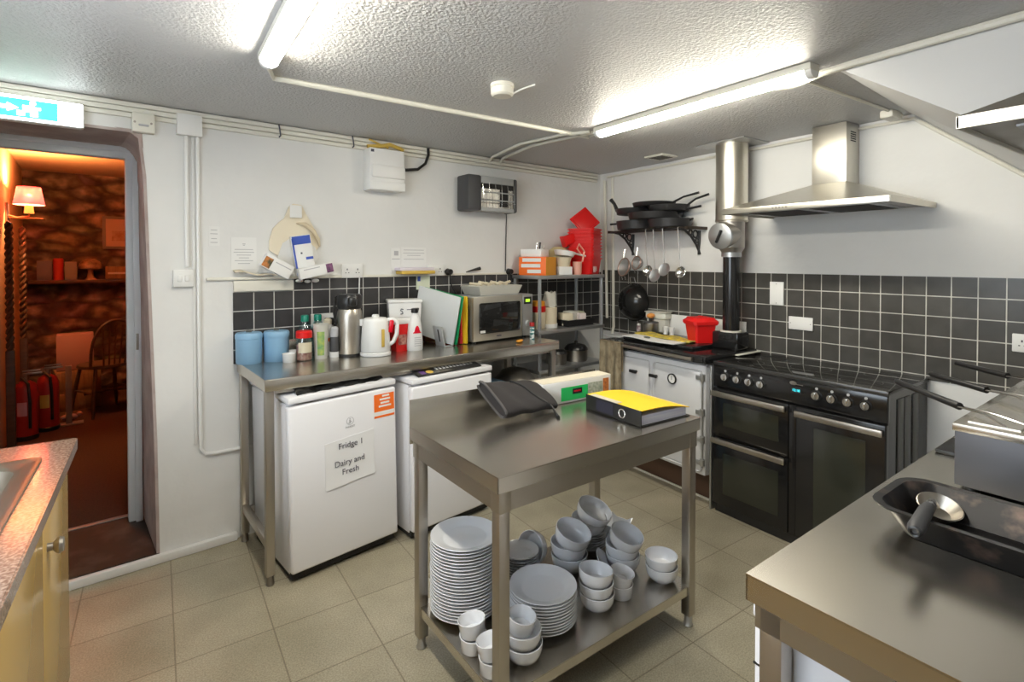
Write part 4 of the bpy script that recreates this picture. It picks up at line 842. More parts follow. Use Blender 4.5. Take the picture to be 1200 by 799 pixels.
# bowls by the near leg
bowl('lower white bowl beside the near leg of island', 0.180, 0.112, 0.0, 0.064, 0.06)
bowl('upper white bowl beside the near leg under ramekin', 0.178, 0.114, 0.045, 0.064, 0.06)
def ramek(label, x, y, z, src=[None], tilt=0):
    loc = isl(x, y, ZS + 0.0005 + z); rot = (R(tilt), R(tilt * .6), 0)
    if src[0] is None: src[0] = solo('ramekin', ramekin_mesh(0.047, 0.050), 'china', label, 'ramekin', loc, 0, 'ramekins on the island shelf', rot)
    else: dup(src[0], loc, rot, label)
ramek('lower ramekin of the left pair beside tall plates', 0.070, 0.248, 0.0)
ramek('upper tilted ramekin of the left pair beside tall plates', 0.070, 0.250, 0.050, tilt=-7)
ramek('lower ramekin of the nearest pair at shelf front corner', 0.070, 0.128, 0.0)
ramek('upper tilted ramekin of nearest pair at shelf front corner', 0.070, 0.130, 0.050, tilt=-9)
ramek('white ramekin on the bowls beside the near leg', 0.172, 0.120, 0.098, tilt=8)
ramek('lower ramekin of pair between front and right bowl stacks', 0.690, 0.145, 0.0)
ramek('upper upturned ramekin between front and right bowl stacks', 0.688, 0.147, 0.048, tilt=10)
# dishes
t = thing('square_dish', 'white square dish with wavy rim at right back of shelf', 'dish', isl(0.945, 0.40, ZS + 0.0005), ISR + R(15))
b = MB()
rr = lambda w_, z, k=0: [(w_ * x, w_ * y, z + (k * (1 if (abs(x) + abs(y)) > 1.5 else -1))) for x, y in ((-1, -1), (-.5, -1), (0, -1), (.5, -1), (1, -1), (1, -.5), (1, 0), (1, .5), (1, 1), (.5, 1), (0, 1), (-.5, 1), (-1, 1), (-1, .5), (-1, 0), (-1, -.5))]
b.loops([rr(0.035, 0), rr(0.045, 0.09, 0.004), rr(0.055, 0.118, 0.008), rr(0.051, 0.118, 0.008), rr(0.033, 0.01)]); b.build('dish', 'china', t)
b = MB().lathe([(0, 0), (0.05, 0.002), (0.085, 0.014), (0.09, 0.02), (0.086, 0.02), (0.05, 0.008), (0, 0.006)], 36, 1.0, 0.72)
solo('oval_dish', b, 'china', 'white oval dish leaning between the bowl stacks', 'dish', isl(0.715, 0.262, ZS + 0.045), 0, None, (R(48), 0, R(52)))
# --- on the island top
t = thing('foil_dispenser', 'white cling film carton with green label on island', 'box', isl(0.575, 0.488, IZ + 0.001), ISR + R(-3))
MB().box(0, 0.40, 0, 0.09, 0, 0.098, 0.003).build('carton', 'white', t)
MB().box(0.002, 0.398, 0.002, 0.088, 0.097, 0.0995).build('lid_flap', mat('cream_card', (0.62, 0.57, 0.46), 0.6), t)
MB().box(0.10, 0.255, -0.0012, 0.001, 0.010, 0.070).build('green_label', 'greenl', t)
MB().box(0.165, 0.22, -0.002, -0.001, 0.036, 0.060).build('black_panel', 'black', t)
MB().box(0.173, 0.212, -0.0026, -0.0018, 0.045, 0.051).build('red_lettering', 'redlamp', t)
MB().box(0.258, 0.345, -0.0012, 0.001, 0.014, 0.074).build('photo', mat('salad_print', (0.32, 0.36, 0.25), 0.6, noise=(70, (0.6, 0.6, 0.5))), t)
MB().box(0.350, 0.385, -0.0012, 0.001, 0.022, 0.084).build('orange_photo', mat('carrot_print', (0.75, 0.25, 0.05), 0.6, noise=(60, (0.4, 0.12, 0.04))), t)
# tool roll
t = thing('tool_roll', 'folded charcoal cloth wrap tied with a strap on island', 'cloth wrap', isl(0.30, 0.475, IZ + 0.001), ISR + R(2))
def rollp(u, v):
    a = 2 * math.pi * v; ca, sa = math.cos(a), math.sin(a)
    p = lambda q, e: math.copysign(abs(q) ** e, q)
    hy = (0.092 - 0.006 * u) * p(ca, 0.55); hz = (0.026 - 0.006 * u + 0.002 * math.sin(9 * u)) * p(sa, 0.6)
    lean = R(33 - 7 * u)
    y = 0.005 + hy * math.cos(lean) - hz * math.sin(lean)
    z = 0.078 - 0.020 * u + hy * math.sin(lean) + hz * math.cos(lean) + 0.003 * math.sin(14 * u + 3 * ca)
    x = -0.005 + 0.285 * u + 0.022 * (0.5 - hy / 0.18) * (1 - u) - 0.010 * hy / 0.09 * u
    return (x, y, max(0.002, z))
b = MB(); n = 32
b.loops([[rollp(i / 18, k / n) for k in range(n)] for i in range(19)]); b.build('wrap', 'cloth', t)
le = [rollp(0.0, 0.03 + 0.44 * k / 10) for k in range(11)]; le2 = [rollp(0.0, 0.97 - 0.44 * k / 10) for k in range(11)]
MB().tube([(p[0] - 0.004, p[1], p[2] + 0.002) for p in le], 0.005, 8).tube([(p[0] - 0.004, p[1], p[2] + 0.004) for p in le2], 0.005, 8).build('folded_edge', mat('charcoal_binding', (0.075, 0.07, 0.07), 0.9), t)
top = [rollp(0.55 + 0.28 * k / 10, 0.06 + 0.40 * k / 10) for k in range(11)]
MB().tube([(p[0], p[1] - 0.001, p[2] + 0.003) for p in top] + [(0.245, -0.098, 0.02), (0.235, -0.125, 0.006), (0.222, -0.15, 0.003)], [0.0045] * 11 + [0.005, 0.006, 0.008], 6).build('strap', 'black', t)
# binder
t = thing('ring_binder', 'black lever arch file with yellow papers on island corner', 'binder', isl(0.70, 0.055, IZ + 0.001), ISR + R(-3))
# local: spine along y at x=0, opens to +x
MB().box(0.0, 0.285, 0.0, 0.315, 0.0, 0.003).build('back_cover', 'black', t)
MB().box(0.0, 0.004, 0.0, 0.315, 0.0, 0.062, 0.001).build('spine', 'black', t)
MB().box(0.004, 0.27, 0.008, 0.307, 0.004, 0.040).build('paper_stack', mat('page_edges', (0.74, 0.74, 0.80), 0.7, noise=(3, (0.60, 0.60, 0.72)), stretch=(1, 1, 90)), t)
MB().grid(lambda u, v: (0.004 + 0.285 * u, 0.004 + 0.31 * v, 0.061 - 0.02 * u + 0.008 * math.sin(math.pi * u) - 0.006 * (u ** 4)), 14, 4).solid(0.003).build('yellow_divider', 'yellow', t)
MB().at((-0.0008, 0.10, 0.030), (0, R(-90), 0)).ring((0, 0, 0), 0.0165, 0.0028).build('finger_ring', 'chrome', t)
MB().box(-0.0008, 0.0005, 0.15, 0.25, 0.008, 0.054).build('spine_label', mat('dark_blue_label', (0.03, 0.03, 0.05), 0.3), t)
MB().box(0.0, 0.03, 0.13, 0.29, 0.0625, 0.064).build('top_edge', mat('worn_edge', (0.55, 0.5, 0.4), 0.6), t)

# ================================================================== RANGE COOKER
XC = 2.745
t = thing('range_cooker', 'black double oven range cooker with glass hob against right wall', 'cooker', (XC, 1.908, 0), RB)
MB().box(0.006, 0.897, 0.022, 0.49, 0.03, 0.875).build('body', 'enamel_k', t)
b = MB()
for x in (0.12, 0.20, 0.30): b.box(0.897, 0.901, x, x + 0.07, 0.06, 0.84, 0.001)
b.build('side_panel', mat('dark_grey_enamel', (0.05, 0.048, 0.042), 0.3), t)
MB().box(0.0, 0.905, 0.0, 0.492, 0.876, 0.896, 0.004).build('hob', 'hobglass', t)
MB().box(-0.001, 0.906, -0.004, 0.004, 0.874, 0.893, 0.002).build('hob_trim', mat('black_chrome_trim', (0.10, 0.10, 0.10), 0.3, 0.8), t)
b = MB()
for cx, cy, r in ((0.16, 0.13, 0.07), (0.16, 0.35, 0.09), (0.44, 0.25, 0.10), (0.74, 0.13, 0.09), (0.74, 0.35, 0.07)): b.ring((cx, cy, 0.8955), r, 0.0012, (0, 0, 1), 36, 4)
b.build('zone_markings', mat('hob_marking', (0.028, 0.028, 0.028), 0.3), t)
MB().box(0.0, 0.903, 0.0, 0.03, 0.745, 0.874, 0.006).build('control_panel', 'enamel_k', t)
for i, y in enumerate((1.829, 1.752, 1.679, 1.609, 1.316, 1.243, 1.17, 1.093)):
    x = 1.908 - y
    k = MB().cyl((x, 0.0, 0.812), (x, -0.018, 0.812), 0.021, 0.019, 24).box(x - 0.005, x + 0.005, -0.028, -0.014, 0.795, 0.829, 0.002).build('knob', 'chrome', t)
    MB().cyl((x, 0.0005, 0.846), (x, -0.0012, 0.846), 0.007, seg=14).build('dial_mark', 'inkl', k)
    MB().ring((x, -0.002, 0.812), 0.024, 0.003, (0, 1, 0), 24, 6).build('bezel', 'black', k)
MB().box(0.465, 0.515, -0.002, 0.001, 0.802, 0.834).build('clock_window', 'black', t)
text('clock_digits', '12:18', 0.018, 'clock', t, (0.49, -0.0026, 0.817), FRONT)
MB().at((0.475, -0.001, 0.853), (R(90), 0, 0)).lathe([(0, 0), (0.013, 0), (0.013, 0.002), (0, 0.002)], 20, 1.4, 0.75).box(0.012, 0.05, -0.006, -0.003, 0, 0.001).build('badge', 'pewter', t)
def oven_door(nm, x0, x1, z0, z1, hz, win_):
    d = MB().box(x0, x1, -0.012, 0.024, z0, z1, 0.006).build('oven_door', 'enamel_k', t)
    MB().box(x0 + win_[0], x1 - win_[1], -0.0135, -0.011, z0 + win_[2], z1 - win_[3], 0.001).build('door_window', 'ovenglass', d)
    h = MB().box(x0 + 0.004, x1 - 0.004, -0.045, -0.033, hz - 0.016, hz + 0.016, 0.005).box(x0 + 0.02, x0 + 0.045, -0.034, -0.011, hz - 0.010, hz + 0.010).box(x1 - 0.045, x1 - 0.02, -0.034, -0.011, hz - 0.010, hz + 0.010).build('handle', 'steel', d)
    return d
oven_door('grill', 0.004, 0.455, 0.455, 0.738, 0.712, (0.07, 0.05, 0.07, 0.075))
oven_door('left', 0.004, 0.455, 0.055, 0.45, 0.435, (0.07, 0.05, 0.07, 0.085))
d = oven_door('right', 0.495, 0.90, 0.055, 0.738, 0.705, (0.09, 0.08, 0.09, 0.09))
MB().box(0.457, 0.493, -0.006, 0.02, 0.055, 0.738, 0.002).build('centre_column', 'enamel_k', t)
MB().box(0.01, 0.895, 0.01, 0.47, 0.0, 0.05).build('plinth', 'black', t)

# ================================================================== STOVE (white enamel range)
XA = 2.72
t = thing('enamel_stove', 'pale enamel range stove with black top in the corner', 'stove', (XA, 2.80, 0), RB)
# local x = 2.80 - world y ; local y = world x - XA
MB().box(0.0, 0.855, 0.02, 0.50, 0.19, 0.872, 0.006).build('body', 'aga', t)
MB().box(0.0, 0.855, 0.0, 0.03, 0.19, 0.86, 0.01).build('front_plate', 'aga', t)
MB().box(-0.02, 0.875, -0.03, 0.515, 0.872, 0.918, 0.008).build('top_plate', 'enamel_k', t)
MB().box(0.10, 0.86, -0.037, -0.028, 0.878, 0.914, 0.003).build('front_edge', 'enamel_k', t)
MB().tube([(0.02, -0.055, 0.905), (0.80, -0.055, 0.895)], 0.011, 10).box(0.03, 0.05, -0.055, -0.03, 0.89, 0.91).box(0.77, 0.79, -0.055, -0.03, 0.885, 0.905).build('towel_rail', 'steel', t)
d = MB().box(0.465, 0.838, -0.014, 0.004, 0.215, 0.825, 0.02, 3).build('firebox_door', 'aga', t)
MB().at((0.625, -0.015, 0.742), (R(90), 0, 0)).lathe([(0.030, 0), (0.034, 0.004), (0.034, 0.010), (0.027, 0.012), (0.026, 0.006)], 28).build('gauge_bezel', 'enamel_k', d)
MB().at((0.625, -0.015, 0.742), (R(90), 0, 0)).lathe([(0, 0.004), (0.027, 0.004), (0.027, 0.007), (0, 0.007)], 28).build('gauge_face', 'paper', d)
MB().box(0.621, 0.624, -0.024, -0.022, 0.735, 0.762).build('gauge_needle', 'ink', d)
d2 = MB().box(0.03, 0.43, -0.014, 0.004, 0.47, 0.825, 0.02, 3).build('oven_door', 'aga', t)
d3 = MB().box(0.03, 0.43, -0.014, 0.004, 0.215, 0.45, 0.02, 3).build('oven_door', 'aga', t)
for x, dd in ((0.475, d), (0.30, d2), (0.30, d3)):
    z = 0.735 if dd is not d3 else 0.33
    MB().box(x - 0.03, x + 0.035, -0.038, -0.024, z - 0.011, z + 0.011, 0.005).cyl((x + 0.02, -0.014, z), (x + 0.02, -0.03, z), 0.009, seg=12).build('handle', 'black', dd)
for z in (0.786, 0.575, 0.411, 0.272):
    MB().cyl((0.842, -0.008, z - 0.018), (0.842, -0.012, z + 0.022), 0.015, seg=14).box(0.80, 0.842, -0.022, -0.012, z - 0.013, z + 0.013, 0.003).build('hinge', 'zinc', t)
MB().tube([(0.842, -0.012, 0.78), (0.842, -0.012, 0.28)], 0.005, 8).build('hinge_rod', 'zinc', t)
MB().box(0.02, 0.87, 0.12, 0.5, 0.0, 0.19).build('plinth', 'brick', t)
MB().box(0.10, 0.455, 0.08, 0.46, 0.918, 0.945, 0.010).build('hob_lid', 'enamel_k', t)
MB().box(0.475, 0.70, 0.08, 0.46, 0.918, 0.945, 0.010).build('hob_lid', 'enamel_k', t)
solo('floor_edging', MB().box(0.0, 0.005, -0.9, 0.0, 0.0, 0.012), 'paint', 'pale strip on floor along the brown stove plinth', 'edging', (2.825, 2.80, 0.0), 0)
TZS = 0.946
solo('side_filler', MB().box(0, 0.45, 0, 0.012, 0, 0.86, 0.002), 'zinc', 'narrow grey filler panel between stove and range cooker', 'panel', (2.735, 1.914, 0.0), 0)
solo('gap_cover', MB().box(0.09, 0.34, 0, 0.03, 0, 0.006, 0.001), 'paint', 'white strip covering gap between stove top and cooker', 'strip', (2.90, 1.902, 0.898), 0)
# towels
b = MB()
def tw(u, v):
    x = 0.003 - 0.125 * u + 0.0; L = 0.35 * v
    return (0.085 * u + 0.0 + 0.006 * math.sin(3 * v), -0.018 - 0.010 * math.sin(9 * u + 1) - 0.012 * math.sin(5.2 * v), -L if v > 0 else 0)
b.grid(lambda u, v: (0.20 * u, -0.016 - 0.009 * math.sin(16 * u + 1) * (0.4 + v), 0.014 - 0.345 * v - 0.004 * math.sin(9 * u)), 26, 10).grid(lambda u, v: (0.20 * u, 0.016 + 0.004 * math.sin(16 * u + 1), 0.014 - 0.20 * v), 26, 6).grid(lambda u, v: (0.20 * u, -0.016 + 0.032 * v, 0.014 + 0.006 * math.sin(math.pi * v)), 26, 3).solid(0.005)
solo('hand_towel', b, 'towel', 'beige striped towel hanging over rail of enamel stove', 'towel', (XA - 0.056, 2.775, 0.905), RB)
t = thing('tea_towel', 'yellow and white tea towel spread over closed stove lid', 'tea towel', (2.765, 2.70, TZS + 0.001), RB)
MB().grid(lambda u, v: (0.0 + 0.52 * u, 0.16 + 0.13 * v - 0.05 * u, 0.004 + 0.005 * math.sin(14 * u) * v + 0.004 * math.sin(6 * v)), 24, 6).solid(0.008).build('yellow_fold', 'teatowel', t)
MB().grid(lambda u, v: (0.0 + 0.48 * u, 0.03 + 0.13 * v - 0.03 * u, 0.002 + 0.003 * math.sin(8 * u)), 16, 4).solid(0.006).build('white_fold', 'paper', t)
MB().sph((0.19, 0.08, 0.006), 0.028, (1, 0.55, 0.25)).build('printed_motif', mat('grey_print', (0.12, 0.13, 0.12), 0.6), t)
solo('enamel_sheet', MB().box(0, 0.16, 0, 0.20, 0, 0.006, 0.002), 'grey', 'grey metal sheet lying on stove top beside room corner', 'sheet', (2.80, 2.90, 0.925), RB)
# stove-top items
def at_b(x, y, z): return (x, y, z)
t = thing('small_saucepan', 'small dark saucepan on back of stove before black wok', 'pan', (3.10, 2.70, TZS + 0.001), RB)
MB().lathe([(0, 0), (0.054, 0), (0.058, 0.006), (0.058, 0.075), (0.055, 0.075), (0.053, 0.006), (0, 0.005)]).build('pan', 'steel_dark', t)
MB().lathe([(0.060, 0.075), (0.056, 0.082), (0, 0.088)]).build('lid', 'greyd', t)
MB().cyl((0, 0, 0.086), (0, 0, 0.11), 0.013, seg=14).build('knob', 'black', t)
t = thing('snack_box', 'clear plastic takeaway box with orange food behind saucepan', 'box', (3.175, 2.695, TZS + 0.001), RB + R(6))
MB().box(-0.075, 0.085, -0.035, 0.035, 0, 0.10, 0.008).build('lower_tub', 'haze', t)
MB().box(-0.085, 0.095, -0.042, 0.042, 0.10, 0.150, 0.01).build('upper_tub', mat('cloudy_tub', (0.66, 0.68, 0.62), 0.35), t)
MB().box(-0.09, 0.10, -0.047, 0.047, 0.148, 0.158, 0.004).build('lid', 'haze', t)
solo('orange_lump', MB().sph((0, 0, 0), 0.032, (1.2, 0.8, 0.6)), mat('orange_food', (0.85, 0.35, 0.08), 0.5), 'orange sponge resting on the small saucepan lid', 'sponge', (3.10, 2.70, TZS + 0.128), 0)
t = thing('salt_shaker', 'small white shaker left of small saucepan', 'shaker', (3.08, 2.80, TZS + 0.001), 0)
MB().lathe([(0, 0), (0.016, 0), (0.018, 0.004), (0.014, 0.045), (0, 0.046)], 18).build('body', mat('mottled_china', (0.65, 0.55, 0.56), 0.4, noise=(50, (0.15, 0.08, 0.1))), t)
MB().lathe([(0.014, 0.044), (0.014, 0.056), (0, 0.062)], 18).build('cap', 'white', t)
for x, y, nm in ((3.12, 2.575, 'left'), (3.12, 2.52, 'right')):
    solo('egg_cup', MB().lathe([(0, 0), (0.018, 0), (0.014, 0.015), (0.02, 0.03), (0.023, 0.055), (0.020, 0.055), (0.012, 0.03), (0, 0.028)], 20), 'white', f'small white egg cup on stove beside saucepan, {nm} of two', 'egg cup', (x, y, TZS + 0.001), 0)
solo('splash_board', MB().box(0, 0.72, 0, 0.006, 0, 0.16, 0.001), 'white', 'white splash board against tiles behind the red caddy', 'board', (DB - 0.018, 2.72, 0.925), RB)
t = thing('compost_caddy', 'red square plastic caddy with lid on the enamel stove', 'caddy', (3.02, 2.20, TZS + 0.0), RB + R(-25))
rr = lambda w_, z: [(w_ * cx, w_ * cy, z) for cx, cy in ((-1, -0.84), (-0.84, -1), (0.84, -1), (1, -0.84), (1, 0.84), (0.84, 1), (-0.84, 1), (-1, 0.84))]
MB().loops([rr(0.062, 0), rr(0.076, 0.118), rr(0.084, 0.118), rr(0.084, 0.128), rr(0.074, 0.128)]).build('tub', 'red', t)
l = MB().loops([rr(0.089, 0.125), rr(0.090, 0.143), rr(0.072, 0.158), rr(0.068, 0.166), rr(0.03, 0.170)]).build('lid', 'red', t)
MB().box(-0.018, 0.018, -0.012, 0.012, 0.168, 0.176, 0.004).build('handle', 'red', l)
# black flue base and pipe
t = thing('stove_flue', 'steel and black flue pipe rising from stove through ceiling', 'flue', (3.09, 2.02, 0), RB)
MB().box(-0.10, 0.085, -0.06, 0.075, 0.919, 1.03, 0.012).build('flue_box', 'enamel_k', t)
MB().cyl((0.0, 0, 1.03), (0.0, 0, 1.04), 0.066, seg=28).build('collar', 'paint', t)
MB().cyl((0.0, 0, 1.035), (0.0, 0, 1.53), 0.052, seg=28).build('lower_pipe', 'enamel_k', t)
MB().cyl((0, 0, 1.515), (0, 0, 1.545), 0.062, seg=28).build('pipe_collar', 'zinc', t)
MB().cyl((0, 0, 1.545), (0, 0, 1.575), 0.060, 0.080, seg=28).cyl((0, 0, 1.575), (0, 0, 1.745), 0.080, seg=32).at((0, 0, 1.665), (R(8), 0, 0)).cyl((0, 0.0, 0), (0, -0.115, 0), 0.080, seg=32).build('tee_piece', mat('tarnished_steel', (0.46, 0.43, 0.40), 0.38, 0.95, noise=(6, (0.36, 0.27, 0.23), 0.55, 0.75)), t)
cp = MB().at((0, -0.112, 1.665 - 0.016), (R(98), 0, 0)).lathe([(0, 0.020), (0.076, 0.020), (0.084, 0.014), (0.084, 0.0), (0, 0.0)], 36).build('inspection_cap', 'zinc', t)
MB().at((0, -0.134, 1.665 - 0.019), (R(8), R(30), 0)).box(-0.007, 0.007, -0.012, 0.002, -0.045, 0.045, 0.003).build('cap_handle', 'black', cp)
MB().cyl((0.0, 0, 1.74), (0.0, 0, CEIL - 0.002), 0.098, seg=40).ring((0, 0, 1.75), 0.098, 0.005).ring((0, 0, 1.80), 0.098, 0.003).build('upper_pipe', 'hood', t)
MB().box(-0.17, 0.17, -0.14, 0.14, CEIL - 0.008, CEIL - 0.001).build('ceiling_plate', 'zinc', t)

# ================================================================== COOKER HOODS
def hood(label, loc, rz, W, D, cw, cd, rise, ctop, coff=0.0):
    t = thing('cooker_hood', label, 'extractor hood', loc, rz)
    # local x 0..W, y -D..0 (0 at wall), z 0 bottom
    b = MB().box(0, W, -D, -D + 0.006, 0, 0.028, 0.001).box(0, 0.006, -D, -0.002, 0, 0.028).box(W - 0.006, W, -D, -0.002, 0, 0.028)
    b.build('rim', 'hood', t)
    c0, c1 = W / 2 - cw / 2 + coff, W / 2 + cw / 2 + coff
    MB().loops([[(0, -D, 0.028), (W, -D, 0.028), (W, -0.002, 0.028), (0, -0.002, 0.028)], [(c0, -cd, rise), (c1, -cd, rise), (c1, -0.002, rise), (c0, -0.002, rise)]], True, False, False).build('canopy', 'hood', t)
    ch = MB().box(c0, c1, -cd, -0.002, rise, ctop, 0.001).build('chimney', 'hood', t)
    b = MB()
    for i in range(5): b.box(c1 - 0.0005, c1 + 0.001, -cd * 0.7, -cd * 0.3, ctop - 0.10 + i * 0.012, ctop - 0.094 + i * 0.012)
    b.build('vent_slots', 'gap', ch)
    MB().box(0.006, W - 0.006, -D + 0.006, -0.004, 0.010, 0.016).build('underside', 'steel_dark', t)
    for k in range(2):
        x0 = 0.09 + k * (W - 0.18) / 2
        f = MB().box(x0, x0 + (W - 0.22) / 2, -D + 0.08, -0.08, 0.004, 0.012, 0.002).build('grease_filter', 'zinc', t)
        MB().box(x0 + 0.02, x0 + (W - 0.22) / 2 - 0.02, -D + 0.10, -0.10, 0.002, 0.006).build('filter_mesh', 'gap', f)
    b = MB()
    for i in range(5): b.cyl((W * 0.36 + i * 0.018, -D - 0.003, 0.014), (W * 0.36 + i * 0.018, -D + 0.001, 0.014), 0.005, seg=12)
    b.build('buttons', 'pewter', t)
    return t
hood('steel chimney cooker hood on right wall above black range cooker', (DB, 1.83, 1.757), RB, 0.845, 0.545, 0.18, 0.155, 0.165, CEIL - 1.757 - 0.003, -0.02)
hood('partly seen steel cooker hood at right edge above fryer', (2.155, -0.118, 1.80), R(180), 0.605, 0.553, 0.22, 0.2, 0.165, CEIL - 1.80 - 0.003)

# ================================================================== RIGHT WALL FITTINGS
t = thing('wall_plate', 'upright white blank plate on tiles above cooker left end', 'switch plate', (DB - 0.008, 1.795, 1.285), RB)
MB().box(-0.044, 0.044, -0.012, 0, -0.073, 0.073, 0.003).build('plate', 'white', t)
for z in (-0.06, 0.06): MB().cyl((0, -0.0135, z), (0, -0.011, z), 0.003, seg=8).build('screw', 'pewter', t)
t = thing('wall_plate', 'wide white blank plate on tiles above middle of cooker', 'switch plate', (DB - 0.008, 1.645, 1.11), RB)
MB().box(-0.072, 0.072, -0.012, 0, -0.039, 0.039, 0.003).build('plate', 'white', t)
for x in (-0.06, 0.06): MB().cyl((x, -0.0135, 0), (x, -0.011, 0), 0.003, seg=8).build('screw', 'pewter', t)
socket('wall_socket', 'cream double socket on tiles at right edge above fryer', (DB - 0.0005, 0.625, 1.119), RB, 0.135, 0.082)
# pan rack
t = thing('pan_rack', 'wall shelf of scrolled cast iron holding stacked pans', 'pan rack', (DB, 3.04, 0), RB)
RZ = 1.728
b = MB()
for y in (-0.04, -0.10, -0.16, -0.215): b.box(-0.03, 0.72, y - 0.008, y + 0.008, RZ - 0.010, RZ)
b.box(-0.04, -0.025, -0.225, -0.002, RZ - 0.016, RZ + 0.004).box(0.715, 0.73, -0.225, -0.002, RZ - 0.016, RZ + 0.004)
b.build('slatted_shelf', mat('browned_iron', (0.06, 0.045, 0.035), 0.5, 0.6), t)
for x in (0.03, 0.665):
    b = MB().tube([(x, -0.004, RZ - 0.02), (x, -0.006, RZ - 0.10), (x, -0.012, RZ - 0.16), (x, -0.004, RZ - 0.19)], [0.012, 0.011, 0.008, 0.013], 10)
    b.tube([(x, -0.21, RZ - 0.015), (x, -0.17, RZ - 0.02), (x, -0.10, RZ - 0.06), (x, -0.04, RZ - 0.12), (x, -0.010, RZ - 0.165)], 0.009, 8)
    for cy, cz, rr_ in ((-0.05, -0.045, 0.026), (-0.105, -0.035, 0.018), (-0.03, -0.09, 0.016)): b.ring((x, cy, RZ + cz), rr_, 0.006, (1, 0, 0), 20, 6)
    b.build('bracket', 'castiron', t)
MB().tube([(0.0, -0.228, RZ - 0.012), (0.70, -0.228, RZ - 0.012)], 0.005, 8).build('hook_rail', 'castiron', t)
def skillet(label, x, y, z, r, h, hd, hl, rise=0.02, thick=0.009):
    t = thing('skillet', label, 'frying pan', Vector((DB, 3.04, 0)) + Vector((y + 0, -x, z)), RB)
    MB().lathe([(0, 0), (r * 0.91, 0), (r * 0.94, 0.004), (r, h), (r * 0.965, h), (r * 0.90, 0.008), (0, 0.006)], 36).build('pan', 'castiron', t)
    a = R(hd); c, s_ = math.cos(a), math.sin(a)
    MB().tube([(c * r * 0.95, s_ * r * 0.95, h * 0.75), (c * (r + hl * .4), s_ * (r + hl * .4), h * 0.9 + rise * .6), (c * (r + hl), s_ * (r + hl), h * 0.9 + rise)], [thick, thick * .8, thick], 8).build('handle', 'castiron', t)
    return t
RS = RZ + 0.004
skillet('lowest and widest black skillet on pan rack, handle left', 0.21, -0.15, RS, 0.165, 0.066, 178, 0.14, 0.0)
skillet('black skillet at right end on pan rack, shallow', 0.52, -0.15, RS, 0.160, 0.062, 10, 0.02, 0.0)
skillet('second layer black skillet on pan rack spanning both lower pans', 0.38, -0.15, RS + 0.067, 0.20, 0.050, 8, 0.17, 0.03)
skillet('third layer black skillet leaning at left of pan rack', 0.19, -0.15, RS + 0.118, 0.155, 0.045, 205, 0.05, 0.09, 0.016)
skillet('third layer black skillet at right of pan rack, handle raised', 0.50, -0.14, RS + 0.118, 0.15, 0.045, 8, 0.16, 0.06)
skillet('topmost black skillet on pan rack with raised right handle', 0.37, -0.15, RS + 0.164, 0.16, 0.030, 12, 0.19, 0.05)
# hanging utensils
def utensil(name, label, lx, L, kind):
    t = thing(name, label, 'utensil', Vector((DB, 3.04, 0)) + Vector((-0.228, -lx, RZ - 0.006)), RB)
    L += 0.035
    MB().tube([(0, 0.0, 0.006), (0, -0.008, 0.0), (0, -0.006, -0.02), (0.004, -0.002, -L * 0.5), (0.012, 0, -L)], [0.003, 0.003, 0.004, 0.004, 0.0035], 8).build('handle', 'pewter', t)
    b = MB().at((0.018, -0.004, -L - 0.035), (R(72), 0, 0))
    if kind == 'ladle': b.lathe([(0, -0.03), (0.025, -0.024), (0.042, 0.0), (0.040, 0.001), (0.023, -0.021), (0, -0.027)], 26)
    else: b.lathe([(0, -0.006), (0.035, -0.004), (0.050, 0.006), (0.049, 0.008), (0.034, -0.001), (0, -0.003)], 28)
    b.build('bowl', 'chrome' if kind == 'ladle' else 'zinc', t)
utensil('ladle', 'leftmost hanging steel ladle under pan rack', 0.365, 0.235, 'ladle')
utensil('skimmer', 'long steel skimmer hanging lowest under pan rack', 0.438, 0.27, 'skim')
utensil('skimmer', 'steel skimmer hanging third from left under pan rack', 0.524, 0.225, 'skim')
utensil('ladle', 'rightmost hanging steel ladle with shiny bowl', 0.659, 0.24, 'ladle')
def sieve(label, y, z, r, off):
    t = thing('sieve', label, 'sieve', (DB - off, y, z), RB)
    MB().at((0, 0, 0), (R(78), 0, R(-12))).ring((0, 0, 0), r, 0.005, (0, 0, 1), 30, 6).build('rim', mat('coppery_wire', (0.45, 0.30, 0.25), 0.4, 0.8), t)
    b = MB().at((0, 0, 0), (R(78), 0, R(-12))).lathe([(r, 0), (r * 0.8, -0.03), (r * 0.45, -0.05), (0, -0.056)], 24)
    b.build('mesh', mat('wire_mesh', (0.42, 0.41, 0.40), 0.5, 0.4, alpha=0.55), t)
    MB().tube([(0.0, 0.0, r), (0.0, 0.015, r + 0.07)], 0.005, 6).tube([(-0.02, 0.0, -r), (-0.022, 0.01, -r - 0.03)], 0.003, 6).tube([(0.012, 0.0, -r), (0.014, 0.01, -r - 0.03)], 0.003, 6).build('handle', 'chrome', t)
sieve('larger round wire sieve hanging on wall left of ladles', 3.05, 1.44, 0.075, 0.075)
sieve('smaller round wire sieve hanging behind the larger sieve', 2.935, 1.475, 0.055, 0.05)
t = thing('wok', 'round black wok hanging on dark tiles behind the stove', 'wok', (DB - 0.025, 2.98, 1.155), RB)
MB().at((0, 0, 0), (R(90), 0, 0)).lathe([(0.155, 0.0), (0.157, 0.005), (0.14, 0.045), (0.10, 0.085), (0.05, 0.105), (0, 0.11)], 44).build('bowl', 'wok', t)
MB().tube([(-0.03, -0.006, 0.15), (-0.026, -0.02, 0.20), (0.02, -0.02, 0.20), (0.026, -0.006, 0.15)], 0.005, 8).build('handle', 'chrome', t)

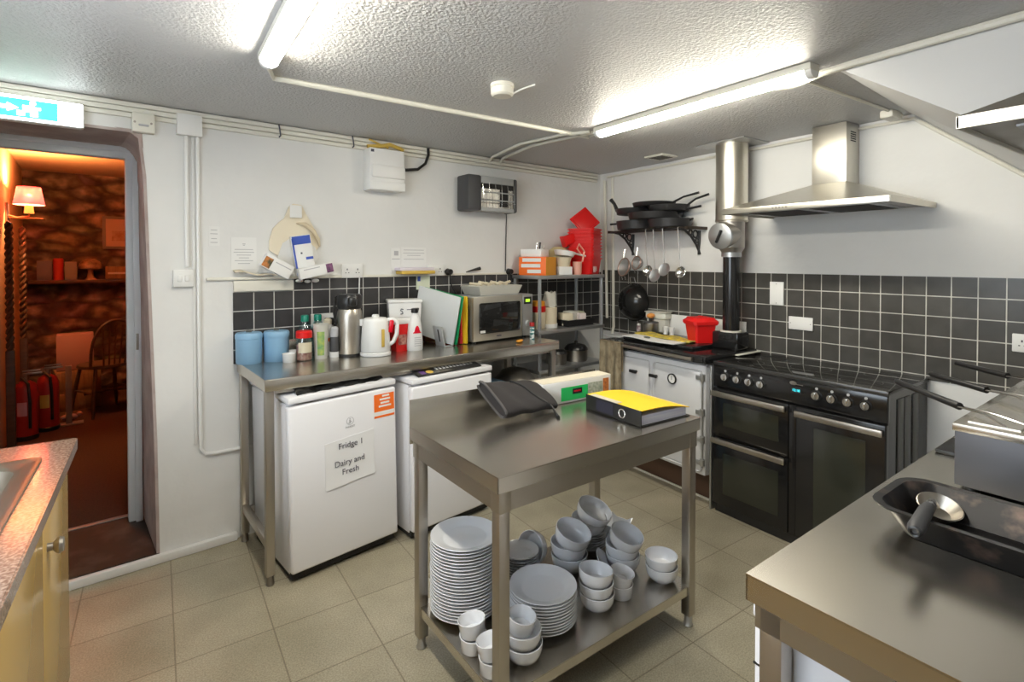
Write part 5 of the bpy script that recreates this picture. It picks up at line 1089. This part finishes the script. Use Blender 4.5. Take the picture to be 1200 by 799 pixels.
# ================================================================== RIGHT-HAND STEEL COUNTER
CX, CY, CR, CZ = 0.918, 0.566, 0.040, 0.90
c_, s_ = math.cos(CR), math.sin(CR)
def ctr(x, y, z): return Vector((CX + c_ * x - s_ * y, CY + s_ * x + c_ * y, z))
t = thing('steel_counter', 'stainless steel counter at right holding roasting tin and fryer', 'counter', (CX, CY, 0), CR)
LC = 2.29
b = MB().box(0, LC, -0.62, 0, CZ - 0.004, CZ).box(0, 0.004, -0.62, 0, CZ - 0.05, CZ - 0.002).box(0, LC, -0.004, 0, CZ - 0.05, CZ - 0.002).cyl((0.004, 0, CZ - 0.003), (0.004, -0.62, CZ - 0.003), 0.003, seg=8)
b.build('worktop', 'steel_top', t)
MB().box(0.012, 0.022, -0.60, -0.012, CZ - 0.10, CZ - 0.03).box(0.02, LC - 0.02, -0.022, -0.012, CZ - 0.10, CZ - 0.03).build('apron', 'steel', t)
for x, y in ((0.012, -0.062), (0.012, -0.60), (LC - 0.06, -0.062), (LC - 0.06, -0.60)):
    l = MB().box(x, x + 0.042, y, y + 0.042, 0.045, CZ - 0.03, 0.003).build('leg', 'steel', t)
    MB().at((x + 0.021, y + 0.021, 0)).lathe([(0, 0), (0.018, 0), (0.02, 0.004), (0.016, 0.012), (0.014, 0.05), (0, 0.05)], 16).build('foot', 'zinc', l)
t = thing('undercounter_freezer', 'white undercounter freezer beneath right-hand steel counter', 'freezer', ctr(0.062, -0.58, 0), CR)
MB().box(0.0, 0.55, 0.0, 0.55, 0.03, 0.78, 0.006).build('cabinet', 'fridge', t)
MB().box(-0.002, 0.552, 0.0, 0.60, 0.782, 0.81, 0.006).build('top_panel', 'fridge', t)
MB().box(-0.002, 0.552, 0.553, 0.597, 0.05, 0.775, 0.008).build('door', 'fridge', t)
MB().box(-0.0026, 0.0, 0.553, 0.597, 0.69, 0.694).build('handle_groove', 'gap', t)
MB().box(0.01, 0.54, 0.02, 0.55, 0.0, 0.03).build('plinth', 'gap', t)
# roasting tin: local x along counter depth direction
t = thing('roasting_tin', 'large blackened roasting tin on the right-hand counter', 'roasting tin', (1.29, 0.258, CZ + 0.0005), R(2))
# corners from survey: back-left (1.513,.51) left (1.312,.482) near (1.28,.255)
def rrect(x0, x1, y0, y1, r, z, n=5):
    pts = []
    for cx, cy, a0 in ((x1 - r, y0 + r, -90), (x1 - r, y1 - r, 0), (x0 + r, y1 - r, 90), (x0 + r, y0 + r, 180)):
        for i in range(n + 1):
            a = R(a0 + 90 * i / n); pts.append((cx + r * math.cos(a), cy + r * math.sin(a), z))
    return pts
X0, X1, Y0, Y1 = 0.0, 0.235, -0.14, 0.245
i_ = 0.042
b = MB().loops([rrect(X0 + i_, X1 - i_, Y0 + i_, Y1 - i_, 0.04, 0.0), rrect(X0 + 0.010, X1 - 0.010, Y0 + 0.010, Y1 - 0.010, 0.05, 0.058), rrect(X0 - 0.006, X1 + 0.006, Y0 - 0.006, Y1 + 0.006, 0.058, 0.062), rrect(X0 - 0.008, X1 + 0.008, Y0 - 0.008, Y1 + 0.008, 0.06, 0.066), rrect(X0 + 0.008, X1 - 0.008, Y0 + 0.008, Y1 - 0.008, 0.05, 0.065), rrect(X0 + i_ + .002, X1 - i_ - .002, Y0 + i_ + .002, Y1 - i_ - .002, 0.04, 0.006)])
b.build('pan', 'roast', t)
t = thing('serving_ladle', 'steel ladle with black handle resting in roasting tin', 'ladle', (1.452, 0.428, CZ + 0.040), 0, None, (R(0), R(0), R(0)))
MB().at((0.0, 0.0, 0.0), (R(14), R(-14), 0)).lathe([(0, -0.032), (0.026, -0.026), (0.043, 0.0), (0.041, 0.001), (0.024, -0.023), (0, -0.029)], 32).build('bowl', 'steel', t)
MB().tube([(-0.038, -0.005, 0.012), (-0.08, -0.012, 0.035), (-0.13, -0.02, 0.042)], [0.006, 0.007, 0.010], 10).build('shaft', 'steel_dark', t)
MB().tube([(-0.11, -0.017, 0.038), (-0.16, -0.024, 0.042), (-0.245, -0.036, 0.036), (-0.262, -0.039, 0.035)], [0.010, 0.013, 0.015, 0.012], 14).build('handle', 'greyd', t)
MB().at((-0.262, -0.039, 0.035), (0, R(90), R(8))).ring((0, 0, 0), 0.008, 0.004).build('hang_hole', 'black', t)
# fryer
t = thing('deep_fryer', 'stainless countertop fryer behind the roasting tin', 'fryer', (1.705, 0.474, CZ + 0.0005), R(2.3))
FH = 0.172
MB().box(0, 0.80, -0.50, 0.0, 0.012, FH - 0.02, 0.003).build('case', mat('dull_fryer_steel', (0.115, 0.115, 0.125), 0.5, 0.7), t)
b = MB().box(-0.004, 0.804, -0.505, 0.004, FH - 0.02, FH, 0.002).box(0.03, 0.77, -0.12, -0.02, FH, FH + 0.004)
b.build('top_plate', 'steel_top', t)
for k, x0 in enumerate((0.06, 0.30, 0.54)):
    MB().box(x0, x0 + 0.20, -0.42, -0.14, FH + 0.0005, FH + 0.020, 0.004).build('tank_rim', 'zinc', t)
MB().box(0.24, 0.80, -0.50, -0.10, FH + 0.021, FH + 0.034, 0.003).build('lid', 'steel_top', t)
for x, y in ((0.03, -0.03), (0.77, -0.03), (0.03, -0.47), (0.77, -0.47)): MB().cyl((x, y, 0), (x, y, 0.014), 0.016, seg=12).build('foot', 'black', t)
for k, (tip, end, nm) in enumerate((((2.02, 0.718, 1.093), (1.845, 0.502, 1.086), 'nearest'), ((2.235, 0.692, 1.096), (2.115, 0.51, 1.092), 'middle'), ((2.53, 0.702, 1.10), (2.40, 0.525, 1.098), 'farthest'))):
    tip, end = Vector(tip), Vector(end); d = (end - tip).normalized(); sd = Vector((-d.y, d.x, 0))
    bk = thing('frying_basket', f'wire frying basket with black handle, {nm} of three over fryer edge', 'basket', end, 0, 'frying baskets on the fryer')
    L = (tip - end).length; q = tip - end
    MB().tube([q, q * 0.97, q * 0.3, (0, 0, 0)], [0.006, 0.0085, 0.0095, 0.0105], 10).build('handle', 'black', bk)
    a = d * 0.10 + Vector((0, 0, 0.010))
    b = MB()
    for sg in (-1, 1): b.tube([sd * 0.006 * sg, a * 0.5 + sd * 0.010 * sg, a + sd * 0.012 * sg, a + d * 0.09 + sd * 0.03 * sg + Vector((0, 0, -0.004))], 0.0025, 6)
    b.build('wire_fork', 'chrome', bk)
solo('rubber_mat', MB().box(-0.05, 0.12, -0.11, 0.0, 0, 0.012, 0.003), 'black', 'black rubber pad on counter beside the fryer corner', 'mat', (2.03, 0.60, CZ + 0.0005), CR)

# ================================================================== SINK UNIT (left)
t = thing('sink_worktop', 'speckled granite effect worktop with inset sink at left', 'worktop', (0, 0, 0), 0)
b = MB()
for x0, x1, y0, y1 in ((-0.86, -0.228, 2.10, 2.262), (-0.86, -0.228, -0.6, 1.15), (-0.292, -0.228, 1.15, 2.10), (-0.86, -0.80, 1.15, 2.10)): b.box(x0, x1, y0, y1, 0.862, 0.90, 0.0)
b.box(-0.228, -0.224, -0.6, 2.262, 0.864, 0.898).build('slab', 'laminate', t)
sk = thing('inset_sink', 'stainless steel inset sink sunk in granite effect worktop', 'sink', (0, 0, 0), 0)
b = MB().loops([rrect(-0.83, -0.285, 1.14, 2.09, 0.03, 0.9005), rrect(-0.83, -0.285, 1.14, 2.09, 0.03, 0.905), rrect(-0.822, -0.293, 1.148, 2.082, 0.028, 0.907), rrect(-0.812, -0.304, 1.16, 2.07, 0.026, 0.902), rrect(-0.80, -0.318, 1.17, 2.055, 0.026, 0.902), rrect(-0.79, -0.335, 1.185, 2.035, 0.05, 0.895), rrect(-0.77, -0.36, 1.21, 2.01, 0.06, 0.74)], True, False, True)
b.build('bowl', 'steel', sk)
t = thing('base_cabinet', 'primrose yellow base cabinets under the granite effect worktop', 'cabinet', (0, 0, 0), 0)
MB().box(-0.85, -0.268, -0.55, 2.245, 0.10, 0.730, 0.001).box(-0.85, -0.268, 2.225, 2.245, 0.0, 0.861).box(-0.85, -0.84, -0.55, 2.225, 0.73, 0.861).box(-0.285, -0.268, -0.55, 2.225, 0.73, 0.861).build('carcass', 'yellowdoor', t)
for y0, y1, ky in ((1.79, 2.243, 1.85), (1.0, 1.785, 1.06), (0.45, 0.995, 0.51)):
    d = MB().box(-0.266, -0.248, y0, y1, 0.12, 0.855, 0.003).build('door', 'yellowdoor', t)
    MB().at((-0.248, ky, 0.725), (0, R(90), 0)).lathe([(0, 0), (0.011, 0), (0.010, 0.012), (0.018, 0.018), (0.022, 0.026), (0.018, 0.034), (0, 0.036)], 22).build('knob', 'pewter', d)
MB().box(-0.80, -0.32, -0.55, 2.22, 0.0, 0.10).build('plinth', 'yellowdoor', t)

# ================================================================== ROOM BEYOND THE DOORWAY
def dn(u, v, z): return wa(u, v, z)
t = thing('wall_lamp', 'lit pink shaded wall lamp in room beyond doorway', 'lamp', dn(-0.77, -2.75, 1.86), G)
MB().box(0.0, 0.02, -0.04, 0.04, -0.06, 0.10, 0.005).build('back_plate', 'pewter', t)
MB().tube([(0.01, 0, 0.0), (0.07, 0, -0.02), (0.14, 0, 0.0), (0.14, 0, 0.05)], 0.008, 8).box(0.02, 0.24, -0.05, 0.05, -0.03, -0.018, 0.003).build('arm', 'wood_m', t)
MB().cyl((0.14, 0, 0.02), (0.14, 0, 0.085), 0.032, 0.026, 18).build('candle_holder', mat('amber_holder', (0.8, 0.45, 0.12), 0.4, emit=(1.0, 0.45, 0.08), es=0.8), t)
MB().at((0.14, 0, 0)).lathe([(0.10, 0.09), (0.075, 0.235), (0.073, 0.235), (0.098, 0.09)], 28).build('shade', 'lamp_shade', t)
MB().sph((0.14, 0, 0.145), 0.034).build('bulb', mat('lit_bulb', (1, 0.9, 0.8), 0.5, emit=(1.0, 0.75, 0.5), es=22.0), t)
ld = bpy.data.lights.new('wall_lamp_bulb', 'POINT'); ld.energy = LAMP_W; ld.color = (1.0, 0.42, 0.13); ld.shadow_soft_size = 0.04
lo = bpy.data.objects.new('wall_lamp_bulb', ld); COL.objects.link(lo); lo.parent = t; lo.location = (0.14, 0, 0.20)
# carved posts
for k, (u, v) in enumerate(((-0.72, -2.35), (-0.70, -3.15))):
    t = thing('carved_post', f'dark spiral carved wooden post against peach wall, {"nearer" if k == 0 else "farther"} one', 'post', dn(u, v, 0.045), G)
    b = MB().tube([(0.013 * math.cos(1.3 * i), 0.013 * math.sin(1.3 * i), 0.75 + 0.022 * i) for i in range(46)], 0.015, 8).tube([(-0.013 * math.cos(1.3 * i), -0.013 * math.sin(1.3 * i), 0.75 + 0.022 * i) for i in range(46)], 0.015, 8); b.build('spiral', 'wood', t)
    MB().box(-0.026, 0.026, -0.026, 0.026, 0.0, 0.77, 0.006).build('base', 'wood', t)
# extinguishers
for k, (u, v, lab) in enumerate(((-0.66, -2.68, 'red fire extinguisher with pink label, left one beside peach wall'), (-0.535, -2.88, 'red fire extinguisher with yellow label, right one near stone wall'))):
    t = thing('fire_extinguisher', lab, 'fire extinguisher', dn(u, v, 0.045), G)
    MB().lathe([(0, 0), (0.078, 0), (0.08, 0.03), (0.074, 0.035)], 26).build('base_ring', 'black', t)
    MB().lathe([(0.072, 0.03), (0.075, 0.04), (0.075, 0.40), (0.06, 0.45), (0.025, 0.475)], 26).build('cylinder', 'redd', t)
    MB().cyl((0, 0, 0.47), (0, 0, 0.52), 0.022, seg=14).box(-0.02, 0.10, -0.012, 0.012, 0.52, 0.535, 0.003).box(-0.02, 0.09, -0.012, 0.012, 0.545, 0.555, 0.003).build('valve', 'pewter', t)
    MB().tube([(-0.02, -0.02, 0.50), (0.02, -0.085, 0.46), (0.03, -0.085, 0.30), (0.03, -0.085, 0.10)], 0.011, 8).build('hose', 'black', t)
    MB().grid(lambda a, z: (0.0758 * math.cos(R(-130 + 50 * a)), 0.0758 * math.sin(R(-130 + 50 * a)), 0.20 + 0.11 * z), 8, 2).solid(0.001).build('label', mat('pink_label', (0.75, 0.35, 0.38), 0.6) if k == 0 else 'yel_d', t)
# grey stand / cartons
t = thing('standing_frame', 'narrow pale wooden stand beside fire extinguishers', 'stand', dn(-0.40, -2.95, 0.045), G)
MB().box(-0.022, 0.022, -0.02, 0.02, 0.01, 0.52, 0.003).box(-0.10, 0.10, -0.05, 0.05, 0.0, 0.012, 0.003).build('post', mat('weathered_wood', (0.30, 0.22, 0.17), 0.7), t)
solo('storage_box', MB().box(-0.14, 0.14, -0.1, 0.1, 0, 0.34, 0.004), 'pinkbox', 'dusty pink storage box stacked on brown crate', 'box', dn(-0.36, -3.62, 0.435), G)
t = thing('wooden_crate', 'brown wooden crate on dining room carpet', 'crate', dn(-0.35, -3.60, 0.046), G + R(8))
MB().box(-0.17, 0.17, -0.12, 0.12, 0, 0.38, 0.006).build('box', 'wood_m', t)
MB().box(-0.15, 0.15, -0.124, -0.119, 0.03, 0.17, 0.003).box(-0.15, 0.15, -0.124, -0.119, 0.20, 0.35, 0.003).build('front_slat', 'wood_m', t)
solo('pink_toy', MB().sph((0, 0, 0.03), 0.03, (2.2, 1.2, 0.9)).sph((0.07, 0, 0.045), 0.022, (1.2, 1, 1)), 'pinkbox', 'small pink object lying on carpet before crate', 'toy', dn(-0.40, -3.10, 0.046), G)
# chair
t = thing('dining_chair', 'dark wooden spindle back chair near stone wall', 'chair', dn(-0.14, -3.25, 0.045), G + R(205))
MB().at((0, 0, 0.44)).lathe([(0, 0), (0.20, 0), (0.215, 0.012), (0.21, 0.03), (0, 0.03)], 30, 1.0, 0.95).build('seat', 'wood', t)
for sx in (-1, 1):
    for sy_ in (-1, 1): MB().tube([(0.14 * sx, 0.13 * sy_, 0.445), (0.17 * sx, 0.165 * sy_, 0.22), (0.195 * sx, 0.19 * sy_, 0.0)], [0.014, 0.018, 0.012], 10).build('leg', 'wood', t)
MB().tube([(-0.172, 0, 0.2), (0.172, 0, 0.2)], 0.01, 8).tube([(-0.17, -0.16, 0.22), (-0.17, 0.16, 0.22)], 0.01, 8).tube([(0.17, -0.16, 0.22), (0.17, 0.16, 0.22)], 0.01, 8).build('stretcher', 'wood', t)
arc = [(0.19 * math.cos(R(180 - 180 * i / 16)), 0.15 + 0.05 * math.sin(math.pi * i / 16), 0.46 + 0.43 * math.sin(math.pi * i / 16) ** 0.6) for i in range(17)]
MB().tube(arc, 0.013, 8).build('back_bow', 'wood', t)
for i in range(5): x = -0.11 + 0.055 * i; MB().tube([(x * 0.8, 0.16, 0.46), (x, 0.20, 0.85 - 0.4 * abs(x) ** 1.2)], 0.007, 8).build('spindle', 'wood', t)
t = thing('dining_table', 'dark table in shadow at right of dining chair', 'table', dn(0.56, -3.4, 0.045), G)
MB().box(-0.42, 0.5, -0.4, 0.4, 0.70, 0.735, 0.006).build('tabletop', 'wood', t)
for x in (-0.36, 0.44):
    for y in (-0.34, 0.34): MB().box(x - 0.03, x + 0.03, y - 0.03, y + 0.03, 0, 0.70, 0.004).build('leg', 'wood', t)
# shelf and ornaments
solo('mantel_shelf', MB().box(-0.72, 0.9, -0.19, 0.0, 0, 0.035, 0.004), 'wood', 'long dark shelf on the stone wall holding ornaments', 'shelf', dn(0, -4.195, 1.255), G)
SHZ = 1.2915
solo('book', MB().box(-0.06, 0.06, -0.05, 0.05, 0, 0.20, 0.003), mat('slate_book', (0.16, 0.14, 0.17), 0.6), 'grey upright book at left end of dark shelf', 'book', dn(-0.60, -4.09, SHZ), G)
t = thing('pillar_candle', 'tall red candle on the dark shelf', 'candle', dn(-0.495, -4.09, SHZ), G)
MB().lathe([(0, 0), (0.042, 0), (0.042, 0.215), (0.034, 0.225), (0, 0.222)], 24).build('wax', mat('red_wax', (0.65, 0.05, 0.02), 0.5), t)
MB().cyl((0, 0, 0.222), (0, 0, 0.238), 0.003, seg=8).build('wick', 'black', t)
solo('book', MB().box(-0.05, 0.05, -0.05, 0.05, 0, 0.19, 0.003), mat('faded_book', (0.26, 0.23, 0.22), 0.6), 'pale upright book right of the red candle', 'book', dn(-0.395, -4.09, SHZ), G)
t = thing('mushroom_ornament', 'mushroom shaped ornament on the dark shelf', 'ornament', dn(-0.235, -4.09, SHZ), G)
MB().lathe([(0, 0), (0.05, 0), (0.03, 0.03), (0.022, 0.09), (0.03, 0.12)], 22).build('stem', mat('tan_ceramic', (0.45, 0.28, 0.18), 0.4), t)
MB().lathe([(0, 0.11), (0.10, 0.115), (0.105, 0.14), (0.08, 0.19), (0.03, 0.22), (0, 0.225)], 28, 1.0, 0.8).build('cap', mat('mottled_ceramic', (0.50, 0.32, 0.2), 0.35, noise=(20, (0.12, 0.05, 0.03))), t)
t = thing('mantel_radio', 'brown wooden radio on the dark shelf under picture', 'radio', dn(0.03, -4.09, SHZ), G)
MB().box(-0.14, 0.16, -0.06, 0.06, 0, 0.14, 0.01).build('case', 'wood_m', t)
MB().box(-0.12, 0.14, -0.064, -0.058, 0.055, 0.075).build('dial_strip', 'cream', t)
t = thing('framed_picture', 'small framed print hanging on the stone wall', 'picture', dn(0.02, -4.195, 1.62), G)
MB().box(-0.15, 0.15, -0.03, 0, 0, 0.36, 0.004).build('frame', mat('grey_gilt_frame', (0.22, 0.19, 0.18), 0.5), t)
MB().box(-0.12, 0.12, -0.033, -0.028, 0.03, 0.33).build('mount', mat('pinkish_mount', (0.62, 0.42, 0.34), 0.7), t)
MB().box(-0.07, 0.07, -0.035, -0.032, 0.09, 0.20).build('print', mat('sepia_print', (0.40, 0.20, 0.15), 0.7, noise=(18, (0.60, 0.40, 0.30))), t)
